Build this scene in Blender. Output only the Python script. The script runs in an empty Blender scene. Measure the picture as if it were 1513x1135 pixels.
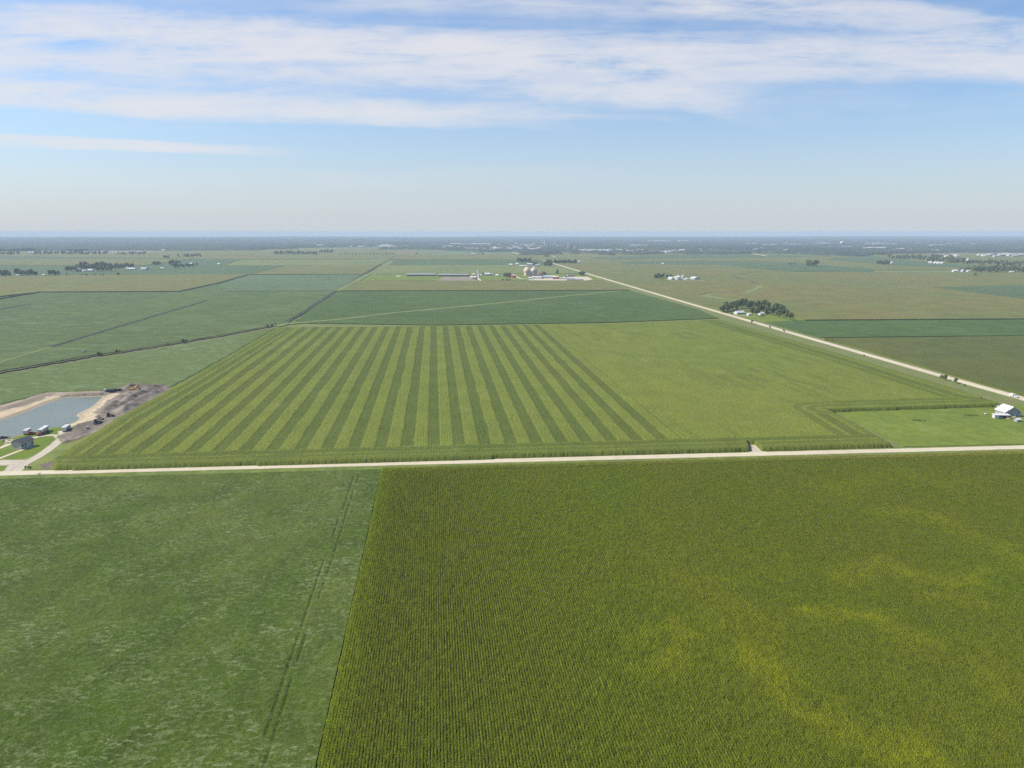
import bpy, bmesh, math, random
import numpy as np
from mathutils import Vector
R = math.radians
random.seed(7); rng = np.random.default_rng(7)
sc = bpy.context.scene
col = sc.collection

# ---------------------------------------------------------------- camera model
F, CX, CY, HC = 1200.0, 756.5, 567.5, 118.0
PITCH = math.atan((CY-343.0)/F)
YAW = math.atan2(115.0, F*math.cos(PITCH)+(CY-343.0)*math.sin(PITCH))
cp, sp = math.cos(PITCH), math.sin(PITCH)
cyw, syw = math.cos(YAW), math.sin(YAW)

def ray(px, py):
    a = px-CX; b = CY-py
    f = F*cp+b*sp; u = b*cp-F*sp
    # camera forward is turned to the right of +Y by YAW
    return (a*cyw+f*syw, -a*syw+f*cyw, u)

def P(px, py, z=0.0):
    """the place on the level plane z that the survey point (px, py) marks"""
    x, y, u = ray(px, py)
    t = (z-HC)/u
    return Vector((x*t, y*t, z))

def PP(pts, z=0.0):
    return [P(a, b, z) for a, b in pts]

# ---------------------------------------------------------------- materials
MATS = {}
def nn(nt, typ, **kw):
    n = nt.nodes.new(typ)
    for k, v in kw.items(): setattr(n, k, v)
    return n
def mth(nt, op, a, b=None, c=None, clamp=False):
    n = nt.nodes.new('ShaderNodeMath'); n.operation = op; n.use_clamp = clamp
    for i, v in enumerate((a, b, c)):
        if v is None: continue
        if isinstance(v, (int, float)): n.inputs[i].default_value = v
        else: nt.links.new(v, n.inputs[i])
    return n.outputs[0]
def mixc(nt, fac, a, b, typ='MIX'):
    n = nt.nodes.new('ShaderNodeMix'); n.data_type = 'RGBA'; n.blend_type = typ
    n.clamp_factor = True
    if isinstance(fac, (int, float)): n.inputs[0].default_value = fac
    else: nt.links.new(fac, n.inputs[0])
    for i, v in ((6, a), (7, b)):
        if isinstance(v, tuple): n.inputs[i].default_value = (*v[:3], 1)
        else: nt.links.new(v, n.inputs[i])
    return n.outputs[2]
def noise(nt, vec, scale=1.0, detail=2.0, rough=.5, dist=0.0, stretch=None, rot=0.0):
    if stretch or rot:
        m = nt.nodes.new('ShaderNodeMapping')
        m.inputs['Scale'].default_value = stretch or (1, 1, 1)
        m.inputs['Rotation'].default_value = (0, 0, rot)
        nt.links.new(vec, m.inputs['Vector']); vec = m.outputs[0]
    n = nt.nodes.new('ShaderNodeTexNoise')
    n.inputs['Scale'].default_value = scale; n.inputs['Detail'].default_value = detail
    n.inputs['Roughness'].default_value = rough; n.inputs['Distortion'].default_value = dist
    nt.links.new(vec, n.inputs['Vector'])
    return n.outputs['Fac']
def ramp(nt, v, lo, hi):
    n = nt.nodes.new('ShaderNodeMapRange'); n.interpolation_type = 'SMOOTHSTEP'
    n.inputs['From Min'].default_value = lo; n.inputs['From Max'].default_value = hi
    nt.links.new(v, n.inputs['Value']); return n.outputs[0]
def base_mat(name):
    m = bpy.data.materials.new(name); m.use_nodes = True
    nt = m.node_tree; b = nt.nodes['Principled BSDF']
    b.inputs['Roughness'].default_value = .9
    b.inputs['Specular IOR Level'].default_value = .15
    MATS[name] = m
    return m, nt, b
def pos(nt): return nt.nodes.new('ShaderNodeNewGeometry').outputs['Position']

def plain(name, c, rough=.6, spec=.3, metal=0.0, var=.12, scale=.8):
    if name in MATS: return MATS[name]
    m, nt, b = base_mat(name)
    f = noise(nt, pos(nt), scale, 3)
    k = tuple(x*(1-var*1.6) for x in c)
    k2 = tuple(min(1, x*(1+var*.8)) for x in c)
    nt.links.new(mixc(nt, f, k, k2), b.inputs['Base Color'])
    b.inputs['Roughness'].default_value = rough; b.inputs['Specular IOR Level'].default_value = spec
    b.inputs['Metallic'].default_value = metal
    return m

def crop(name, a, b_, large=150., mid=14., fine=1.1, fc=.35, mc=.35, wisp=None, wispc=.5, wscale=.35,
         yellow=None, yamt=0.0, ysize=60., tone=None, rows=None, bump=.4, rot=0.0, detailamp=1.0):
    """crop canopy: a..b_ greens in large soft patches, mid clumps, leaf grain, wind strokes, yellow patches"""
    m, nt, bs = base_mat(name)
    p = pos(nt)
    L = ramp(nt, noise(nt, p, 1./large, 4, .55, .6, (1, .6, 1), rot), .3, .7)
    c = mixc(nt, L, a, b_)
    M = noise(nt, p, 1./mid, 5, .65, .4, (1, .7, 1), rot+.4)
    c = mixc(nt, 1.0, c, mixc(nt, ramp(nt, M, .25, .75), tuple([1-mc]*3), tuple([1+mc]*3)), 'MULTIPLY')
    if yellow:
        Y = noise(nt, p, 1./ysize, 5, .6, 1.2, (1, .5, 1), 1.1)
        c = mixc(nt, mth(nt, 'MULTIPLY', ramp(nt, Y, .54, .76), yamt), c, yellow)
    if tone:
        at = nn(nt, 'ShaderNodeAttribute', attribute_name='tone')
        c = mixc(nt, at.outputs['Fac'], c, mixc(nt, 1.0, c, tone, 'MULTIPLY'))
    if wisp:
        warp = nn(nt, 'ShaderNodeTexNoise'); warp.inputs['Scale'].default_value = wscale*.18
        nt.links.new(p, warp.inputs['Vector'])
        vm = nn(nt, 'ShaderNodeVectorMath', operation='MULTIPLY_ADD')
        vm.inputs[1].default_value = (5/wscale*.35,)*3
        nt.links.new(warp.outputs['Color'], vm.inputs[0]); nt.links.new(p, vm.inputs[2])
        W = noise(nt, vm.outputs[0], wscale, 4, .65, .8, (.5, 1, 1), rot+.3)
        G = ramp(nt, noise(nt, p, wscale*.045, 3, .6, .5), .36, .66)
        wf = mth(nt, 'MULTIPLY', ramp(nt, W, .46, .7), mth(nt, 'MULTIPLY_ADD', G, .7*wispc, .3*wispc))
        c = mixc(nt, wf, c, wisp)
    Fn = noise(nt, p, 1./fine, 3, .75)
    c = mixc(nt, 1.0, c, mixc(nt, ramp(nt, Fn, .25, .75), tuple([1-fc]*3), tuple([1+fc]*3)), 'MULTIPLY')
    if rows:
        per, amt = rows
        sep = nn(nt, 'ShaderNodeSeparateXYZ'); nt.links.new(p, sep.inputs[0])
        s = mth(nt, 'SINE', mth(nt, 'MULTIPLY', sep.outputs[0], 2*math.pi/per))
        c = mixc(nt, 1.0, c, mixc(nt, mth(nt, 'MULTIPLY_ADD', s, .5, .5), tuple([1-amt]*3), tuple([1+amt]*3)), 'MULTIPLY')
    nt.links.new(c, bs.inputs['Base Color'])
    bs.inputs['Roughness'].default_value = .85
    if bump:
        bp = nn(nt, 'ShaderNodeBump'); bp.inputs['Strength'].default_value = bump; bp.inputs['Distance'].default_value = .5
        nt.links.new(Fn, bp.inputs['Height']); nt.links.new(bp.outputs[0], bs.inputs['Normal'])
    return m

# ---------------------------------------------------------------- object helpers
def tag(o, label=None, cat=None, group=None, kind=None):
    if label: o['label'] = label
    if cat: o['category'] = cat
    if group: o['group'] = group
    if kind: o['kind'] = kind
    return o
def empty(name, loc, rz=0.0):
    o = bpy.data.objects.new(name, None); col.objects.link(o)
    o.location = loc; o.rotation_euler = (0, 0, rz); o.empty_display_size = .5
    return o
def mesh_obj(name, verts, faces, mat=None, parent=None, smooth=False):
    me = bpy.data.meshes.new(name)
    me.from_pydata([tuple(v) for v in verts], [], faces); me.update()
    if smooth: me.polygons.foreach_set('use_smooth', [True]*len(me.polygons))
    o = bpy.data.objects.new(name, me); col.objects.link(o)
    if mat: me.materials.append(mat)
    if parent: o.parent = parent
    return o
class MB:
    def __init__(s): s.v = []; s.f = []
    def add(s, vs, fs):
        k = len(s.v); s.v += [tuple(v) for v in vs]; s.f += [tuple(i+k for i in f) for f in fs]; return s
    def box(s, c, d, rz=0.0, rx=0.0, ry=0.0, taper=1.0):
        vs = []
        for sx, sy, sz in ((-1,-1,-1),(1,-1,-1),(1,1,-1),(-1,1,-1),(-1,-1,1),(1,-1,1),(1,1,1),(-1,1,1)):
            t = taper if sz > 0 else 1.0
            x, y, z = sx*d[0]/2*t, sy*d[1]/2*t, sz*d[2]/2
            if rx: y, z = y*math.cos(rx)-z*math.sin(rx), y*math.sin(rx)+z*math.cos(rx)
            if ry: x, z = x*math.cos(ry)+z*math.sin(ry), -x*math.sin(ry)+z*math.cos(ry)
            if rz: x, y = x*math.cos(rz)-y*math.sin(rz), x*math.sin(rz)+y*math.cos(rz)
            vs.append((c[0]+x, c[1]+y, c[2]+z))
        return s.add(vs, [(0,3,2,1),(4,5,6,7),(0,1,5,4),(1,2,6,5),(2,3,7,6),(3,0,4,7)])
    def prism(s, prof, y0, y1):
        """profile in x,z extruded along y"""
        n = len(prof)
        vs = [(x, y0, z) for x, z in prof]+[(x, y1, z) for x, z in prof]
        fs = [tuple(range(n)), tuple(range(2*n-1, n-1, -1))]
        fs += [(i, i+n, (i+1) % n+n, (i+1) % n) for i in range(n)]
        return s.add(vs, fs)
    def lathe(s, prof, c, n=20, axis='z'):
        vs = []; k = len(prof)
        for i in range(n):
            a = 2*math.pi*i/n
            for r, z in prof:
                q = (r*math.cos(a), r*math.sin(a), z)
                if axis == 'x': q = (z, q[0], q[1])
                if axis == 'y': q = (q[0], z, q[1])
                vs.append((c[0]+q[0], c[1]+q[1], c[2]+q[2]))
        fs = []
        for i in range(n):
            j = (i+1) % n
            for t in range(k-1):
                fs.append((i*k+t, j*k+t, j*k+t+1, i*k+t+1))
        fs.append(tuple(i*k for i in range(n))[::-1]); fs.append(tuple(i*k+k-1 for i in range(n)))
        return s.add(vs, fs)
    def bar(s, a, b, w):
        a = Vector(a); b = Vector(b); d = (b-a).normalized()
        u = d.orthogonal().normalized(); v = d.cross(u)
        vs = []
        for p in (a, b):
            for q in ((-1,-1),(1,-1),(1,1),(-1,1)): vs.append(p+u*q[0]*w/2+v*q[1]*w/2)
        return s.add(vs, [(0,3,2,1),(4,5,6,7),(0,1,5,4),(1,2,6,5),(2,3,7,6),(3,0,4,7)])
    def build(s, name, mat, parent=None, smooth=False, bevel=0.0):
        o = mesh_obj(name, s.v, s.f, mat, parent, smooth)
        if bevel:
            bm = bmesh.new(); bm.from_mesh(o.data)
            bmesh.ops.bevel(bm, geom=list(bm.edges), offset=bevel, segments=2, affect='EDGES', profile=.6)
            bm.to_mesh(o.data); bm.free()
        return o
def copy_tree(o, parent=None):
    c = o.copy(); col.objects.link(c); c.parent = parent
    for ch in list(o.children): copy_tree(ch, c)
    return c

def slab(name, pts, mat, h, base=-0.02, kind='structure', label=None):
    """a level-topped sheet or crop block standing h high over the polygon"""
    v = PP(pts, h) if not isinstance(pts[0], Vector) else [Vector((p.x, p.y, h)) for p in pts]
    n = len(v)
    area = sum(v[i].x*v[(i+1) % n].y-v[(i+1) % n].x*v[i].y for i in range(n))
    if area < 0: v = v[::-1]
    lo = [Vector((p.x, p.y, base)) for p in v]
    fs = [tuple(range(n))]+[(i, i+n, (i+1) % n+n, (i+1) % n) for i in range(n)]
    o = mesh_obj(name, v+lo, fs, mat)
    bm = bmesh.new(); bm.from_mesh(o.data); bmesh.ops.triangulate(bm, faces=bm.faces[:1]); bm.normal_update(); bm.to_mesh(o.data); bm.free()
    tag(o, label, None, None, kind)
    return o

def ribbon(name, pts, w, mat, z=0.05, base=-0.02, kind='structure', crown=0.0, jag=0.0, step=None):
    v = PP(pts, z) if not isinstance(pts[0], Vector) else pts
    v = [Vector((p.x, p.y, 0)) for p in v]
    if step:
        q = [v[0]]
        for a, b in zip(v, v[1:]):
            k = max(1, int((b-a).length/step))
            q += [a.lerp(b, (i+1)/k) for i in range(k)]
        v = q
    ws = w if isinstance(w, (list, tuple)) else None
    L, Rr = [], []
    for i, p in enumerate(v):
        a = v[max(0, i-1)]; b = v[min(len(v)-1, i+1)]
        d = (b-a).normalized(); n = Vector((-d.y, d.x, 0))
        ww = w
        if ws: ww = ws[0]+(ws[1]-ws[0])*i/(len(v)-1)
        j1, j2 = (random.uniform(-jag, jag), random.uniform(-jag, jag))
        L.append(p+n*(ww/2+j1)); Rr.append(p-n*(ww/2+j2))
    vs = []; fs = []
    for i in range(len(v)):
        vs += [(L[i].x, L[i].y, base), (L[i].x, L[i].y, z), (v[i].x, v[i].y, z+crown), (Rr[i].x, Rr[i].y, z), (Rr[i].x, Rr[i].y, base)]
    for i in range(len(v)-1):
        for k in range(4):
            fs.append((i*5+k, i*5+k+1, i*5+k+6, i*5+k+5))
    fs += [(0, 1, 2, 3, 4), tuple(len(vs)-5+k for k in (4, 3, 2, 1, 0))]
    o = mesh_obj(name, vs, [f[::-1] for f in fs], mat)
    ua = o.data.attributes.new('across', 'FLOAT', 'POINT'); ua.data.foreach_set('value', [(-1., -1., 0., 1., 1.)[i % 5] for i in range(len(vs))])
    tag(o, None, None, None, kind)
    return o

def inside(poly, X, Y):
    n = len(poly); r = np.zeros(X.shape, bool)
    for i in range(n):
        x0, y0 = poly[i][0], poly[i][1]; x1, y1 = poly[(i+1) % n][0], poly[(i+1) % n][1]
        if y0 == y1: continue
        c = ((y0 > Y) != (y1 > Y)) & (X < (x1-x0)*(Y-y0)/(y1-y0)+x0)
        r ^= c
    return r
def segdist(poly, X, Y, closed=True):
    d = np.full(X.shape, 1e9)
    n = len(poly)
    for i in range(n if closed else n-1):
        x0, y0 = poly[i][0], poly[i][1]; x1, y1 = poly[(i+1) % n][0], poly[(i+1) % n][1]
        dx, dy = x1-x0, y1-y0; l2 = dx*dx+dy*dy+1e-9
        t = np.clip(((X-x0)*dx+(Y-y0)*dy)/l2, 0, 1)
        d = np.minimum(d, np.hypot(X-x0-t*dx, Y-y0-t*dy))
    return d
def vnoise(X, Y, s, seed=0):
    """smooth value noise"""
    r = np.random.default_rng(seed); T = r.random((256, 256))
    x = X/s; y = Y/s
    xi = np.floor(x).astype(int); yi = np.floor(y).astype(int)
    fx = x-xi; fy = y-yi; fx = fx*fx*(3-2*fx); fy = fy*fy*(3-2*fy)
    g = lambda a, b: T[a % 256, b % 256]
    return (g(xi, yi)*(1-fx)+g(xi+1, yi)*fx)*(1-fy)+(g(xi, yi+1)*(1-fx)+g(xi+1, yi+1)*fx)*fy

def grid_mesh(name, xs, ys, Z, keep, mat, tone=None, colors=None, low=0.0, XY=None):
    """height field over the cells that touch `keep`; rim vertices outside drop to `low`"""
    nx, ny = len(xs), len(ys)
    X, Y = np.meshgrid(xs, ys, indexing='ij') if XY is None else XY
    Z = np.where(keep, Z, low)
    cell = keep[:-1, :-1] | keep[1:, :-1] | keep[1:, 1:] | keep[:-1, 1:]
    I, J = np.nonzero(cell)
    a = I*ny+J
    quads = np.stack([a, a+ny, a+ny+1, a+1], 1)
    used = np.unique(quads)
    remap = np.full(nx*ny, -1); remap[used] = np.arange(len(used))
    quads = remap[quads]
    V = np.stack([X.ravel()[used], Y.ravel()[used], Z.ravel()[used]], 1).astype(np.float32)
    me = bpy.data.meshes.new(name)
    me.vertices.add(len(V)); me.vertices.foreach_set('co', V.ravel())
    nf = len(quads)
    me.loops.add(nf*4); me.loops.foreach_set('vertex_index', quads.ravel().astype(np.int32))
    me.polygons.add(nf); me.polygons.foreach_set('loop_start', (np.arange(nf)*4).astype(np.int32))
    me.update(calc_edges=True)
    if tone is not None:
        at = me.attributes.new('tone', 'FLOAT', 'POINT'); at.data.foreach_set('value', tone.ravel()[used].astype(np.float32))
    if colors is not None:
        at = me.attributes.new('soil', 'FLOAT_COLOR', 'POINT')
        C = np.concatenate([colors.reshape(-1, 3)[used], np.ones((len(used), 1))], 1).astype(np.float32)
        at.data.foreach_set('color', C.ravel())
    me.materials.append(mat)
    o = bpy.data.objects.new(name, me); col.objects.link(o)
    return o

# ---------------------------------------------------------------- camera, render, light
cam = bpy.data.cameras.new('camera'); camo = bpy.data.objects.new('camera', cam); col.objects.link(camo)
camo.location = (0, 0, HC); camo.rotation_euler = (math.pi/2-PITCH, 0, -YAW)
cam.sensor_width = 36; cam.sensor_fit = 'HORIZONTAL'; cam.lens = 36*F/1513
cam.clip_start = 1; cam.clip_end = 60000
sc.camera = camo
sc.view_settings.view_transform = 'Standard'; sc.view_settings.look = 'None'
sc.view_settings.exposure = 0.5; sc.view_settings.gamma = 1
sc.cycles.volume_bounces = 1; sc.cycles.max_bounces = 6; sc.cycles.transparent_max_bounces = 8
sc.cycles.diffuse_bounces = 2; sc.cycles.use_denoising = False

SUN_AZ = Vector((-.98, .17, 0)).normalized(); SUN_EL = R(46)
sd = Vector((SUN_AZ.x*math.cos(SUN_EL), SUN_AZ.y*math.cos(SUN_EL), math.sin(SUN_EL)))
sl = bpy.data.lights.new('sun', 'SUN'); sl.energy = 4.6; sl.angle = R(.6); sl.color = (1, .94, .83)
so = bpy.data.objects.new('sun', sl); col.objects.link(so)
so.rotation_euler = (-sd).to_track_quat('-Z', 'Y').to_euler(); so.location = (0, 0, 300)

# ---------------------------------------------------------------- sky
w = bpy.data.worlds.new('World'); sc.world = w; w.use_nodes = True
nt = w.node_tree; nt.nodes.clear()
out = nn(nt, 'ShaderNodeOutputWorld'); bg = nn(nt, 'ShaderNodeBackground'); bg.inputs[1].default_value = .1
nt.links.new(bg.outputs[0], out.inputs[0])
tc = nn(nt, 'ShaderNodeTexCoord')
rotn = nn(nt, 'ShaderNodeVectorRotate', rotation_type='Z_AXIS'); rotn.inputs['Angle'].default_value = YAW
nt.links.new(tc.outputs['Generated'], rotn.inputs['Vector'])
sep = nn(nt, 'ShaderNodeSeparateXYZ'); nt.links.new(rotn.outputs[0], sep.inputs[0])
sep2 = nn(nt, 'ShaderNodeSeparateXYZ'); nt.links.new(tc.outputs['Generated'], sep2.inputs[0])
zc = mth(nt, 'MAXIMUM', sep2.outputs[2], .004)
cb = nn(nt, 'ShaderNodeCombineXYZ'); nt.links.new(sep2.outputs[0], cb.inputs[0]); nt.links.new(sep2.outputs[1], cb.inputs[1]); nt.links.new(zc, cb.inputs[2])
sky = nn(nt, 'ShaderNodeTexSky', sky_type='NISHITA'); sky.sun_disc = False
sky.sun_elevation = SUN_EL; sky.sun_rotation = math.atan2(SUN_AZ.x, SUN_AZ.y); sky.altitude = 350
sky.air_density = 1.0; sky.dust_density = 1.2; sky.ozone_density = 1.6
nt.links.new(cb.outputs[0], sky.inputs[0])
fy = mth(nt, 'MAXIMUM', sep.outputs[1], .05)
U = mth(nt, 'DIVIDE', sep.outputs[0], fy); W_ = mth(nt, 'DIVIDE', mth(nt, 'MAXIMUM', sep.outputs[2], 0.0), fy)
def UW(px, py):
    a = px-CX; b = CY-py; f = F*cp+b*sp
    return a/f, (b*cp-F*sp)/f
# haze band low over the horizon, then blue growing with height
skyc = mixc(nt, 1.0, sky.outputs[0], (SKYT := (.82, .96, 1.12)), 'MULTIPLY')
hz = mth(nt, 'POWER', mth(nt, 'SUBTRACT', 1.0, mth(nt, 'MULTIPLY', W_, 4.3, clamp=True), clamp=True), 2.0)
skyc = mixc(nt, mth(nt, 'MULTIPLY', hz, .85), skyc, (4.6, 4.85, 5.3))
# cirrus bands: (u,w) centre lines fitted as quadratics, half thickness left/right, fade ranges
def band(pts, t0, t1, amt, u0, u1, fade, up=1.0):
    q = [UW(*p) for p in pts]
    us = np.array([a for a, b in q]); ws = np.array([b for a, b in q])
    c = np.polyfit(us, ws, 2 if len(pts) > 2 else 1)
    if len(c) == 2: c = np.array([0, *c])
    cen = mth(nt, 'MULTIPLY_ADD', mth(nt, 'MULTIPLY_ADD', U, float(c[0]), float(c[1])), U, float(c[2]))
    # ragged: warp the centre with streaky noise
    cen = mth(nt, 'ADD', cen, mth(nt, 'MULTIPLY', mth(nt, 'SUBTRACT', wob, .5), t0/F*1.6))
    th = mth(nt, 'MAXIMUM', mth(nt, 'MULTIPLY_ADD', U, (t1-t0)/F/1.26, (t0+t1)/2/F), .001)
    d = mth(nt, 'DIVIDE', mth(nt, 'SUBTRACT', W_, cen), th)
    g = mth(nt, 'SUBTRACT', 1.0, mth(nt, 'MULTIPLY', d, d), clamp=True)
    g = mth(nt, 'POWER', g, 1.0)
    a0 = (u0-CX)/F; a1 = (u1-CX)/F; fd = fade/F
    g = mth(nt, 'MULTIPLY', g, mth(nt, 'MULTIPLY', ramp(nt, U, a0-fd, a0), mth(nt, 'SUBTRACT', 1.0, ramp(nt, U, a1, a1+fd))))
    return mth(nt, 'MULTIPLY', g, amt)
cuv = nn(nt, 'ShaderNodeCombineXYZ'); nt.links.new(U, cuv.inputs[0]); nt.links.new(W_, cuv.inputs[1])
tilt = R(-6)
wob = noise(nt, cuv.outputs[0], 3.2, 6, .62, .4, (1, 3.2, 1), tilt)
streak = noise(nt, cuv.outputs[0], 5, 8, .66, .5, (1, 9, 1), R(7))
soft = noise(nt, cuv.outputs[0], 9, 7, .62, .3, (1, 3, 1), R(7))
bands = [band([(0, 55), (400, 72), (900, 112)], 46, 34, 1.15, -900, 940, 200),
         band([(300, 55), (700, 75), (1100, 78), (1500, 92)], 22, 36, 1.0, 500, 1900, 500),
         band([(0, 137), (300, 155), (750, 172)], 22, 18, 1.25, -900, 520, 420),
         band([(0, 209), (220, 216), (440, 226)], 11, 2, 1.7, -900, 220, 260),
         band([(1000, -10), (1250, 20), (1513, 55)], 30, 30, .75, 1040, 2200, 200),
         band([(780, 172), (900, 173), (960, 174)], 6, 5, .4, 840, 930, 90),
         band([(600, 0), (900, 8), (1100, 12)], 26, 16, .45, 620, 1000, 200),
         band([(0, 105), (400, 118), (900, 140)], 36, 16, .35, -900, 700, 400),
         band([(0, 60), (756, 60), (1513, 80)], 120, 90, .2, -1900, 2400, 400),
         band([(0, 262), (300, 268), (700, 262)], 20, 18, .12, -300, 700, 300)]
tot = bands[0]
for b in bands[1:]: tot = mth(nt, 'MAXIMUM', tot, b) if False else mth(nt, 'ADD', tot, b)
mod = mth(nt, 'MULTIPLY_ADD', ramp(nt, streak, .31, .72), .65, mth(nt, 'MULTIPLY', ramp(nt, soft, .3, .75), .5))
cl = mth(nt, 'MULTIPLY', tot, mod)
cl = mth(nt, 'SUBTRACT', 1.0, mth(nt, 'POWER', 2.718, mth(nt, 'MULTIPLY', cl, -2.2)))
cl = mth(nt, 'MULTIPLY', cl, .93)
skyc = mixc(nt, cl, skyc, (5.6, 5.6, 5.85))
nt.links.new(skyc, bg.inputs[0])

# ---------------------------------------------------------------- haze
hx = MB().box((0, 9500, 62.5), (44400, 25000+0, 127)).build('haze', None)
# volume material
hm = bpy.data.materials.new('haze_air'); hm.use_nodes = True; t = hm.node_tree; t.nodes.clear()
ho = nn(t, 'ShaderNodeOutputMaterial'); hv = nn(t, 'ShaderNodeVolumePrincipled')
hv.inputs['Color'].default_value = (.60, .73, .90, 1); hv.inputs['Density'].default_value = 8.2e-5
hv.inputs['Anisotropy'].default_value = 0.0
t.links.new(hv.outputs[0], ho.inputs['Volume'])
hx.data.materials.append(hm); tag(hx, None, None, None, 'stuff'); hx['label'] = 'pale blue summer haze over the far fields and town'

# ---------------------------------------------------------------- materials proper
M = {}
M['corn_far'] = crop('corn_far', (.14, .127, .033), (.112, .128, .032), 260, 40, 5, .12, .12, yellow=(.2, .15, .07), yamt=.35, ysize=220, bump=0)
M['corn_olive'] = crop('corn_olive', (.088, .092, .016), (.072, .088, .017), 200, 25, 2.5, .2, .14, yellow=(.12, .14, .05), yamt=.4, ysize=90, bump=.2)
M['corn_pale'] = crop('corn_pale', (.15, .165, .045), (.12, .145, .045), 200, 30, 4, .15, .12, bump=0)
M['soy_dark'] = crop('soy_dark', (.047, .08, .012), (.06, .095, .017), 300, 30, 2.5, .16, .12, wisp=(.12, .18, .09), wispc=.35, wscale=.05, bump=.2)
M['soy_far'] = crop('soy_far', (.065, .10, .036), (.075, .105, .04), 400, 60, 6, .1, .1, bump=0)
M['soy_mid'] = crop('soy_mid', (.06, .088, .02), (.076, .108, .026), 260, 30, 2.5, .16, .12, wisp=(.15, .22, .10), wispc=.5, wscale=.07, bump=.2)
M['soy_light'] = crop('soy_light', (.075, .115, .045), (.085, .125, .05), 200, 24, 2.5, .14, .12, wisp=(.15, .19, .11), wispc=.6, wscale=.08, bump=.2)
M['soy_near'] = crop('soy_near', (.042, .074, .002), (.074, .10, .012), 75, 11, .45, .38, .2, wisp=(.165, .195, .085), wispc=1., wscale=.8, bump=.6)
M['soy_left'] = crop('soy_left', (.082, .112, .024), (.094, .126, .032), 120, 12, .9, .2, .1, wisp=(.19, .26, .14), wispc=.7, wscale=.16, bump=.4)
M['corn_main'] = crop('corn_main', (.132, .152, .019), (.115, .145, .018), 200, 22, 1.0, .22, .10, yellow=(.2, .22, .06), yamt=.3, ysize=50,
                      tone=(.60, .655, .66), rows=(1.52, .06), bump=.5)
M['grass'] = crop('grass', (.13, .16, .045), (.10, .15, .035), 60, 7, .8, .25, .2, yellow=(.2, .19, .08), yamt=.5, ysize=14)
M['pasture'] = crop('pasture', (.135, .172, .02), (.11, .15, .018), 60, 7, .9, .16, .16, yellow=(.19, .24, .06), yamt=.5, ysize=30)
M['lawn'] = crop('lawn', (.09, .145, .01), (.12, .165, .012), 22, 5, .6, .12, .12, yellow=(.2, .23, .04), yamt=.4, ysize=14)
M['waterway'] = crop('waterway', (.16, .19, .06), (.14, .165, .055), 60, 12, 2, .2, .2, bump=0)
M['gravel'] = crop('gravel', (.50, .435, .31), (.45, .39, .28), 60, 6, .7, .05, .06, bump=.15)
M['gravel_drive'] = crop('gravel_drive', (.42, .37, .285), (.36, .32, .255), 20, 5, .6, .06, .1, bump=.15)
M['ditch'] = crop('ditch', (.035, .045, .03), (.05, .055, .035), 30, 5, 1.2, .3, .3)
M['brush'] = crop('brush', (.07, .075, .03), (.12, .10, .055), 30, 5, 1.2, .35, .4)
M['bare'] = crop('bare', (.2, .17, .135), (.24, .2, .15), 30, 6, 1.2, .15, .2)
M['forest'] = crop('forest', (.026, .036, .024), (.045, .055, .03), 900, 120, 20, .5, .45, bump=0)

for k_ in ('gravel', 'gravel_drive'):
    nt = M[k_].node_tree; b_ = nt.nodes['Principled BSDF']; src_ = b_.inputs['Base Color'].links[0].from_socket
    ac = mth(nt, 'ABSOLUTE', nn(nt, 'ShaderNodeAttribute', attribute_name='across').outputs['Fac'])
    ac = mth(nt, 'ADD', ac, mth(nt, 'MULTIPLY', mth(nt, 'SUBTRACT', noise(nt, pos(nt), .25, 4, .6), .5), .35))
    tr_ = mth(nt, 'MULTIPLY', mth(nt, 'SUBTRACT', 1.0, mth(nt, 'ABSOLUTE', mth(nt, 'MULTIPLY', mth(nt, 'SUBTRACT', ac, .38), 5.)), clamp=True), .55)
    c_ = mixc(nt, tr_, src_, (.60, .53, .40))
    c_ = mixc(nt, mth(nt, 'MULTIPLY', ramp(nt, ac, .78, 1.05), .55), c_, (.22, .2, .11))
    nt.links.new(c_, b_.inputs['Base Color'])

# ---------------------------------------------------------------- ground
POND = [(-110, 645), (-40, 634), (0, 622.5), (22, 615), (45, 606.5), (70, 596), (91, 589), (100, 587.5), (152, 585.8),
        (144, 594), (135, 601.5), (124, 607), (114, 612), (113, 615), (118, 618), (112, 622.3), (100, 627.5), (91.6, 630), (56.4, 636.3), (26.4, 643.6), (0, 651), (-60, 668)]
pw = [(p.x, p.y) for p in PP(POND, -.8)]
corners = PP([(-95, 712), (-60, 562), (262, 562), (262, 700)])
X0, X1 = 0, -150
X0 = -470; Y0, Y1 = 405, 760
xs = np.arange(X0, X1+.1, 1.0); ys = np.arange(Y0, Y1+.1, 1.0)
X, Y = np.meshgrid(xs, ys, indexing='ij')
ins = inside(pw, X, Y); dd = segdist(pw, X, Y)
Z = np.where(ins, np.maximum(-.8-dd/3, -2.6), np.minimum(-.8+dd/4.5, 0))
def reg(pts, z=0): return [(p.x, p.y) for p in PP(pts, z)]
DIRT = reg([(147, 601), (160, 590), (180, 583), (158, 578.5), (160, 575.5), (205, 570), (247, 573), (250, 590), (222, 607), (190, 624), (158, 637), (120, 648), (95, 656), (88, 648), (95, 640), (102, 632), (122, 626), (140, 618), (136, 611)])
SANDR = reg([(150, 586), (172, 581), (180, 583), (160, 592), (147, 603), (136, 611), (143, 617), (139, 622), (120, 626), (102, 631), (92, 632), (115, 621), (108, 614)])
SANDL = reg([(-120, 640), (0, 609.5), (40, 599.5), (73, 586), (92, 587), (60, 604), (0, 627), (-110, 660)])
BROWN = reg([(-120, 640), (-120, 620), (0, 598), (40, 589), (68, 579.5), (155, 577), (175, 576), (175, 584), (150, 587), (90, 588), (60, 600), (0, 618)])
BAREC = reg([(62, 686), (79, 678), (81, 690), (68, 693)])
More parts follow.
